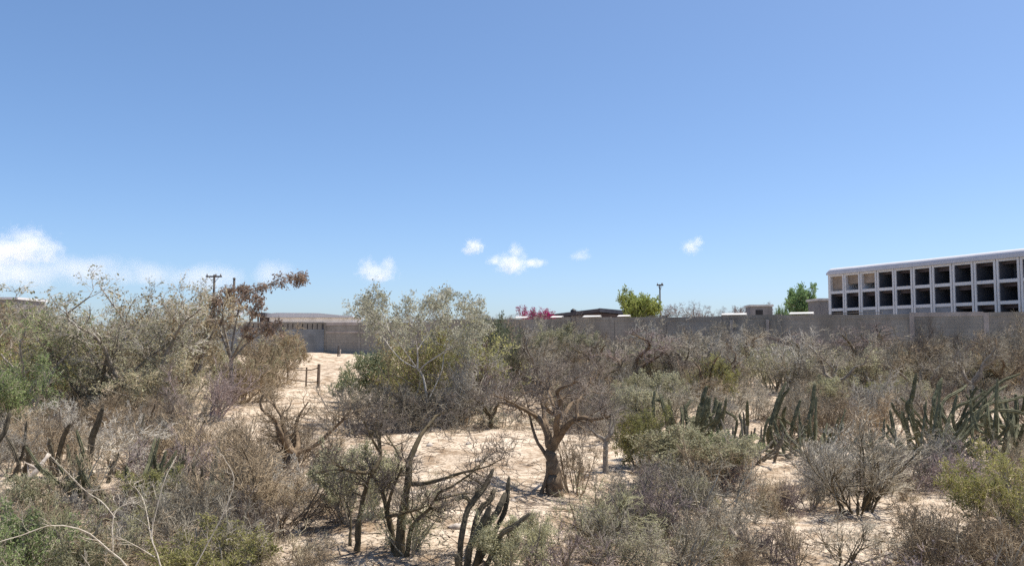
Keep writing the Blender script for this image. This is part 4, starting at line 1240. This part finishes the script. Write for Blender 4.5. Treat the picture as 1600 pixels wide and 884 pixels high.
filler(50, 12, (380, 1640, 600, 900), (.25, .55), LOW, [BRN, PUR, STR], 'dry growth on sand', 'small dry tufts on sand', 'tuft', 1.2, (.5, .8))
filler(22, 13, (-60, 470, 572, 625), (1.5, 2.6), SH[:3] + LS[:2] + SPARSE, [GREY, BRN, DUO], 'shrub under the thicket', 'shrubs under the thicket', gap=.5)
filler(10, 14, (-60, 300, 585, 640), (2.4, 3.4), LT, [('dusty', {'foliage': 'dusty_leaf', 'crown': 'grey_twig'}), ('brownish', {'foliage': 'brown_leaf', 'crown': 'brown_twig'}), ('pale', {'foliage': 'pale_leaf', 'crown': 'silver_twig'})], 'small tree in the thicket', 'small trees of the thicket', 'tree', .4, (.9, 1.15))

# ------------------------------------------------------------------ plants behind the wall
def behind(pl, px, top, y, wpx, label, cat, mats, group=None):
    p = at(px, top, y)
    zb = gz(p.x, y)
    grow_at(pl, Vector((p.x, y, zb)), label, cat, group, p.z - zb, wpx * y / F, RNG.uniform(0, 6), mats)
behind(ROUND[0], 1000, 455, 62, 54, 'bright yellow green tree standing over the middle of the wall', 'tree', {'foliage': 'bright_leaf'})
behind(ROUND[1], 1256, 446, 60, 40, 'fresh green garden tree beside the grey shed', 'tree', {'foliage': 'fresh_leaf'})
behind(LS[1], 1228, 476, 62, 34, 'small dark green bush at the foot of the garden tree', 'shrub', {'foliage': 'fresh_leaf'})
behind(LS[1], 832, 482, 60, 78, 'magenta flowering shrub showing over the wall', 'shrub', {'foliage': 'pink_flower', 'twigs': 'brown_twig'})
for k, (px, top, y, w, lab) in enumerate(((1060, 474, 92, 48, 'hazy grey tree beyond the wall next to the thin pole'), (1096, 472, 98, 44, 'plum grey tree beyond the wall left of the white coping'),
                               (1120, 480, 100, 40, 'small grey tree beyond the white coping'), (1150, 480, 105, 46, 'low grey tree beyond the white coping'), (1178, 474, 108, 40, 'grey leafless tree in front of the white roofed box house'))):
    behind((LT[k % 4] if k % 2 == 0 else TR[1]), px, top, y, w * 1.3, lab, 'tree', {'foliage': 'plum_leaf', 'crown': 'purple_twig'})
for k in range(9):
    behind(TR[k % 3] if k % 2 else LT[k % 4], 560 + k * 27, 489 + (k * 5) % 4, 92 + (k * 13) % 20, 50, 'low grey tree in the row beyond the wall and pale crown', 'tree', {'foliage': 'plum_leaf', 'crown': 'grey_twig'}, 'row of low trees beyond the wall')

# ------------------------------------------------------------------ logs, stump, stones
def log(base, pts, r0, r1, mat, label, name='fallen_log'):
    p = hit(*base)
    s = p.y / F
    q = [((x - base[0]) * s, dy, (base[1] - y) * s + r0 * .4) for x, y, dy in pts]
    P = resample(q, 12)[None]
    rng = np.random.RandomState(int(base[0]))
    R = (radii(r0, r1, 12) * (1 + rng.uniform(-.18, .18, 12)))[None]
    P = np.concatenate([P[:, :1] - (P[:, 1:2] - P[:, :1]) * .02, P, P[:, -1:] + (P[:, -1:] - P[:, -2:-1]) * .02], 1)
    R = np.concatenate([[[.002]], R, [[.002]]], 1)
    h = thing(name, p, label, 'log')
    put('trunk', Geo().tubes(P, R, 10, .93).mesh('trunk', True), mat, h)
    for k in (4, 7, 9):
        a = P[0, k]; d = rng.normal(0, 1, 3); d[2] = abs(d[2]); d /= np.linalg.norm(d)
        put('branch_stub', Geo().tubes([[a, a + d * r0 * 2.2, a + d * r0 * 4]], [[r0 * .4, r0 * .3, r0 * .12]], 6).mesh('branch_stub'), mat, h)
log((42, 778), [(8, 778, -.1), (28, 768, 0), (48, 742, .1), (60, 716, .25)], .055, .03, 'dead_wood', 'fallen pale broken log lying in the brush')
log((60, 818), [(18, 806, -.1), (45, 804, 0), (75, 800, .1), (100, 790, .3)], .085, .06, 'shaded_wood', 'thick dark log with shade painted in lying over the bright green shrub')
p = hit(1146, 858)
st = thing('weathered_stump', p, 'pale weathered stump standing by the big grey mound', 'stump')
P = resample([(0, 0, -.05), (.01, 0, .12), (-.02, .01, .2), (-.05, .02, .26)], 10)[None]
put('trunk', Geo().tubes(P, np.array([[.075, .07, .055, .06, .05, .055, .045, .035, .02, .002]]), 11, .7).mesh('trunk', True), 'dead_wood', st)
put('broken_limb', Geo().tubes([resample([(.03, 0, .1), (.08, -.03, .17), (.07, -.04, .26)], 6)], [[.04, .036, .03, .026, .02, .002]], 7).mesh('broken_limb', True), 'dead_wood', st)

def stone_mesh(seed):
    rng = np.random.RandomState(seed)
    import bmesh
    bm = bmesh.new()
    bmesh.ops.create_icosphere(bm, subdivisions=2, radius=1)
    k = rng.normal(0, 1, (5, 3)); ph = rng.uniform(0, 6, 5)
    for v in bm.verts:
        f = 1 + sum(.1 * math.sin(float(np.dot(k[i], v.co)) * 2 + ph[i]) for i in range(5))
        v.co = Vector((v.co.x * f, v.co.y * f * .8, v.co.z * f * .55))
    me = bpy.data.meshes.new('stone'); bm.to_mesh(me); bm.free(); me.materials.append(None)
    return smooth(me)
STN = [stone_mesh(s) for s in (1, 2, 3)]
def stones():
    rng = random.Random(3)
    for k in range(46):
        px, py = rng.uniform(360, 1560), rng.uniform(640, 880)
        p = hit(px, py)
        s = rng.uniform(.03, .085)
        o = put('stone', STN[k % 3], 'stone', None, (p.x, p.y, p.z + s * .12), (0, 0, rng.uniform(0, 6)))
        o.scale = (s, s, s)
        tag(o, 'small pale stone lying on the sand', 'stone', 'small stones on the sand')
stones()

# litter and dry grass: uncountable
def scatter():
    rng = np.random.RandomState(17)
    n = 22000
    r = 5.5 + 40 * rng.uniform(0, 1, n) ** 1.7
    a = rng.uniform(-.68, .68, n)
    x, y = r * np.sin(a), r * np.cos(a)
    z = ground(x, y)
    dens = np.sin(x * 1.3 + 2 * np.sin(y * .7)) + np.sin(y * 1.7 + 1.3 * x)
    keep = dens + rng.normal(0, .9, n) > -.5
    x, y, z = x[keep], y[keep], z[keep]; n = len(x)
    an = rng.uniform(0, 6.28, n); L = rng.uniform(.05, .4, n)
    d = np.stack([np.cos(an), np.sin(an), rng.uniform(-.02, .22, n)], 1)
    P = walk(rng, np.stack([x, y, z + .006], 1), d, L, 3, .18, 0)
    P[:, :, 2] = np.maximum(P[:, :, 2], ground(P[:, :, 0], P[:, :, 1]) + .003)
    R = np.repeat(rng.uniform(.002, .009, n)[:, None], 3, 1) * np.array([[1, .8, .5]])
    tag(put('twig_litter', Geo().tubes(P, R, 3).mesh('twig_litter'), 'dry_litter'), 'dry fallen twigs littering the sand', 'litter', None, 'stuff')
    # dead leaves flat on the sand
    n = 60000
    r = 5.5 + 30 * rng.uniform(0, 1, n) ** 1.6; a = rng.uniform(-.68, .68, n)
    x, y = r * np.sin(a), r * np.cos(a)
    dens = np.sin(x * 1.3 + 2 * np.sin(y * .7)) + np.sin(y * 1.7 + 1.3 * x)
    keep = dens + rng.normal(0, .8, n) > -.3
    x, y = x[keep], y[keep]; n = len(x)
    c = np.stack([x, y, ground(x, y) + .012], 1)
    an = rng.uniform(0, 6.28, n); s = rng.uniform(.015, .05, n)[:, None]
    d = np.stack([np.cos(an), np.sin(an), rng.uniform(-.1, .5, n)], 1); w = np.stack([-np.sin(an), np.cos(an), rng.uniform(-.3, .3, n)], 1)
    v = np.stack([c, c + d * s * .5 + w * s * .3, c + d * s, c + d * s * .5 - w * s * .3], 1).reshape(-1, 3)
    b_ = np.arange(n) * 4
    f = np.concatenate([np.stack([b_, b_ + 1, b_ + 2], 1), np.stack([b_, b_ + 2, b_ + 3], 1)])
    tag(put('leaf_litter', np_mesh('leaf_litter', v, f), 'dry_litter'), 'dead leaves lying on the sand', 'litter', None, 'stuff')
    # dry grass in tufts
    n = 700
    r = 5.5 + 34 * rng.uniform(0, 1, n) ** 1.5; a = rng.uniform(-.68, .68, n)
    tx, ty = r * np.sin(a), r * np.cos(a)
    ok = np.array([free(Vector((float(q), float(w_), 0)), -.2) for q, w_ in zip(tx, ty)])
    tx, ty = tx[ok], ty[ok]
    k = 22
    bx = np.repeat(tx, k) + rng.normal(0, .05, len(tx) * k); by = np.repeat(ty, k) + rng.normal(0, .05, len(tx) * k)
    p0 = np.stack([bx, by, ground(bx, by) - .01], 1)
    d = rng.normal(0, .45, (len(p0), 3)); d[:, 2] = 1
    P = walk(rng, p0, d, rng.uniform(.06, .22, len(p0)), 4, .12, -.12)
    R = np.repeat(np.array([[.0022, .002, .0016, .0006]]), len(p0), 0)
    tag(put('dry_grass', Geo().tubes(P, R, 3).mesh('dry_grass'), 'dry_grass'), 'short dry straw grass between the shrubs', 'grass', None, 'stuff')
scatter()

# ------------------------------------------------------------------ clouds: bodies of mist far off, low over the horizon
def cloud(puffs, y, dens, label, seed, soft=1.0, thick=.7, noise=3.0, amp=1.35):
    """puffs: (px, py, radius px, squash) in the photograph's directions, built at depth y with real size"""
    s = y / F
    cs = [at(px, py, y) for px, py, r, q in puffs]
    rs = [r * s for px, py, r, q in puffs]
    R = max(rs)
    lo = Vector([min(c[i] - r * 1.5 for c, r in zip(cs, rs)) for i in range(3)])
    hi = Vector([max(c[i] + r * 1.5 for c, r in zip(cs, rs)) for i in range(3)])
    mid_ = (lo + hi) / 2
    m = bpy.data.materials.new('cloud_mist')
    m.use_nodes = True
    nt = m.node_tree; nt.nodes.clear(); L = nt.links.new
    out = nt.nodes.new('ShaderNodeOutputMaterial')
    pv = nt.nodes.new('ShaderNodeVolumePrincipled')
    pv.inputs['Color'].default_value = (1, 1, 1, 1)
    pv.inputs['Anisotropy'].default_value = .2
    tc = nt.nodes.new('ShaderNodeTexCoord')
    def math_(op, a, b_=None, clamp=False):
        n = nt.nodes.new('ShaderNodeMath'); n.operation = op; n.use_clamp = clamp
        for i, v in enumerate((a, b_)):
            if v is None: continue
            if isinstance(v, (int, float)): n.inputs[i].default_value = v
            else: L(v, n.inputs[i])
        return n.outputs[0]
    best = None
    for c, r, (_, _, _, q) in zip(cs, rs, puffs):
        loc = c - mid_
        vm = nt.nodes.new('ShaderNodeVectorMath'); vm.operation = 'SUBTRACT'; vm.inputs[1].default_value = loc
        L(tc.outputs['Object'], vm.inputs[0])
        v2 = nt.nodes.new('ShaderNodeVectorMath'); v2.operation = 'MULTIPLY'; v2.inputs[1].default_value = (1 / r, 1 / r, 1 / (r * q))
        L(vm.outputs[0], v2.inputs[0])
        ln = nt.nodes.new('ShaderNodeVectorMath'); ln.operation = 'LENGTH'
        L(v2.outputs[0], ln.inputs[0])
        f = math_('SUBTRACT', 1.0, ln.outputs['Value'])
        best = f if best is None else math_('MAXIMUM', best, f)
    nz = nt.nodes.new('ShaderNodeTexNoise')
    nz.inputs['Scale'].default_value = noise / R
    nz.inputs['Detail'].default_value = 5; nz.inputs['Roughness'].default_value = .6
    mp = nt.nodes.new('ShaderNodeMapping'); mp.inputs['Location'].default_value = (seed * 31.7, seed * 7.3, seed * 3.1)
    L(tc.outputs['Object'], mp.inputs[0]); L(mp.outputs[0], nz.inputs['Vector'])
    nn = math_('MULTIPLY', math_('SUBTRACT', nz.outputs['Fac'], .5), amp * 2)
    tot = math_('MULTIPLY', math_('ADD', best, nn), 1.0 / soft * 1.3, True)
    L(math_('MULTIPLY', tot, dens * .46 / R), pv.inputs['Density'])
    L(pv.outputs[0], out.inputs['Volume'])
    hx, hy, hz = (hi - lo) / 2
    me = Geo().box(-hx, hx, -hy * thick, hy * thick, -hz, hz).mesh('cloud')
    o = bpy.data.objects.new('cloud', me); COL.objects.link(o)
    o.location = mid_
    o.material_slots[0].link = 'OBJECT'; o.material_slots[0].material = m
    tag(o, label, 'cloud', None)
cloud([(40, 385, 42, .7), (10, 392, 40, .6), (75, 390, 26, .7), (-40, 398, 50, .6)], 2600, 2.6, 'bright white billowing cloud over the leafy thicket', 1, 1.0)
cloud([(20, 425, 90, .35), (140, 425, 70, .35), (240, 428, 55, .4), (330, 430, 60, .38), (430, 428, 45, .45), (-100, 425, 120, .4)], 3200, 2.0, 'long faint bank of hazy cloud low behind the thicket', 2, 1.3)
cloud([(573, 419, 17, 1.0), (606, 415, 15, 1.0), (590, 427, 30, .5)], 2600, 1.6, 'small double headed cloud over the wide crowned pale tree', 3, 1.1)
cloud([(741, 385, 16, .8), (733, 392, 12, .6)], 2600, 1.5, 'smallest bright puff of cloud above the ragged one', 4, 1.0)
cloud([(800, 412, 26, .7), (806, 395, 14, 1.1), (832, 411, 22, .35), (776, 408, 16, .6)], 2600, 1.7, 'ragged white cloud with a pointed top', 5, 1.0)
cloud([(907, 400, 17, .5), (913, 393, 9, .7)], 2600, .7, 'faint thin wisp of cloud in the clear sky', 6, 1.2)
cloud([(1080, 386, 15, .8), (1090, 378, 10, 1.0)], 2600, 1.2, 'lone small pale cloud between the thin pole and the niches', 7, 1.1)
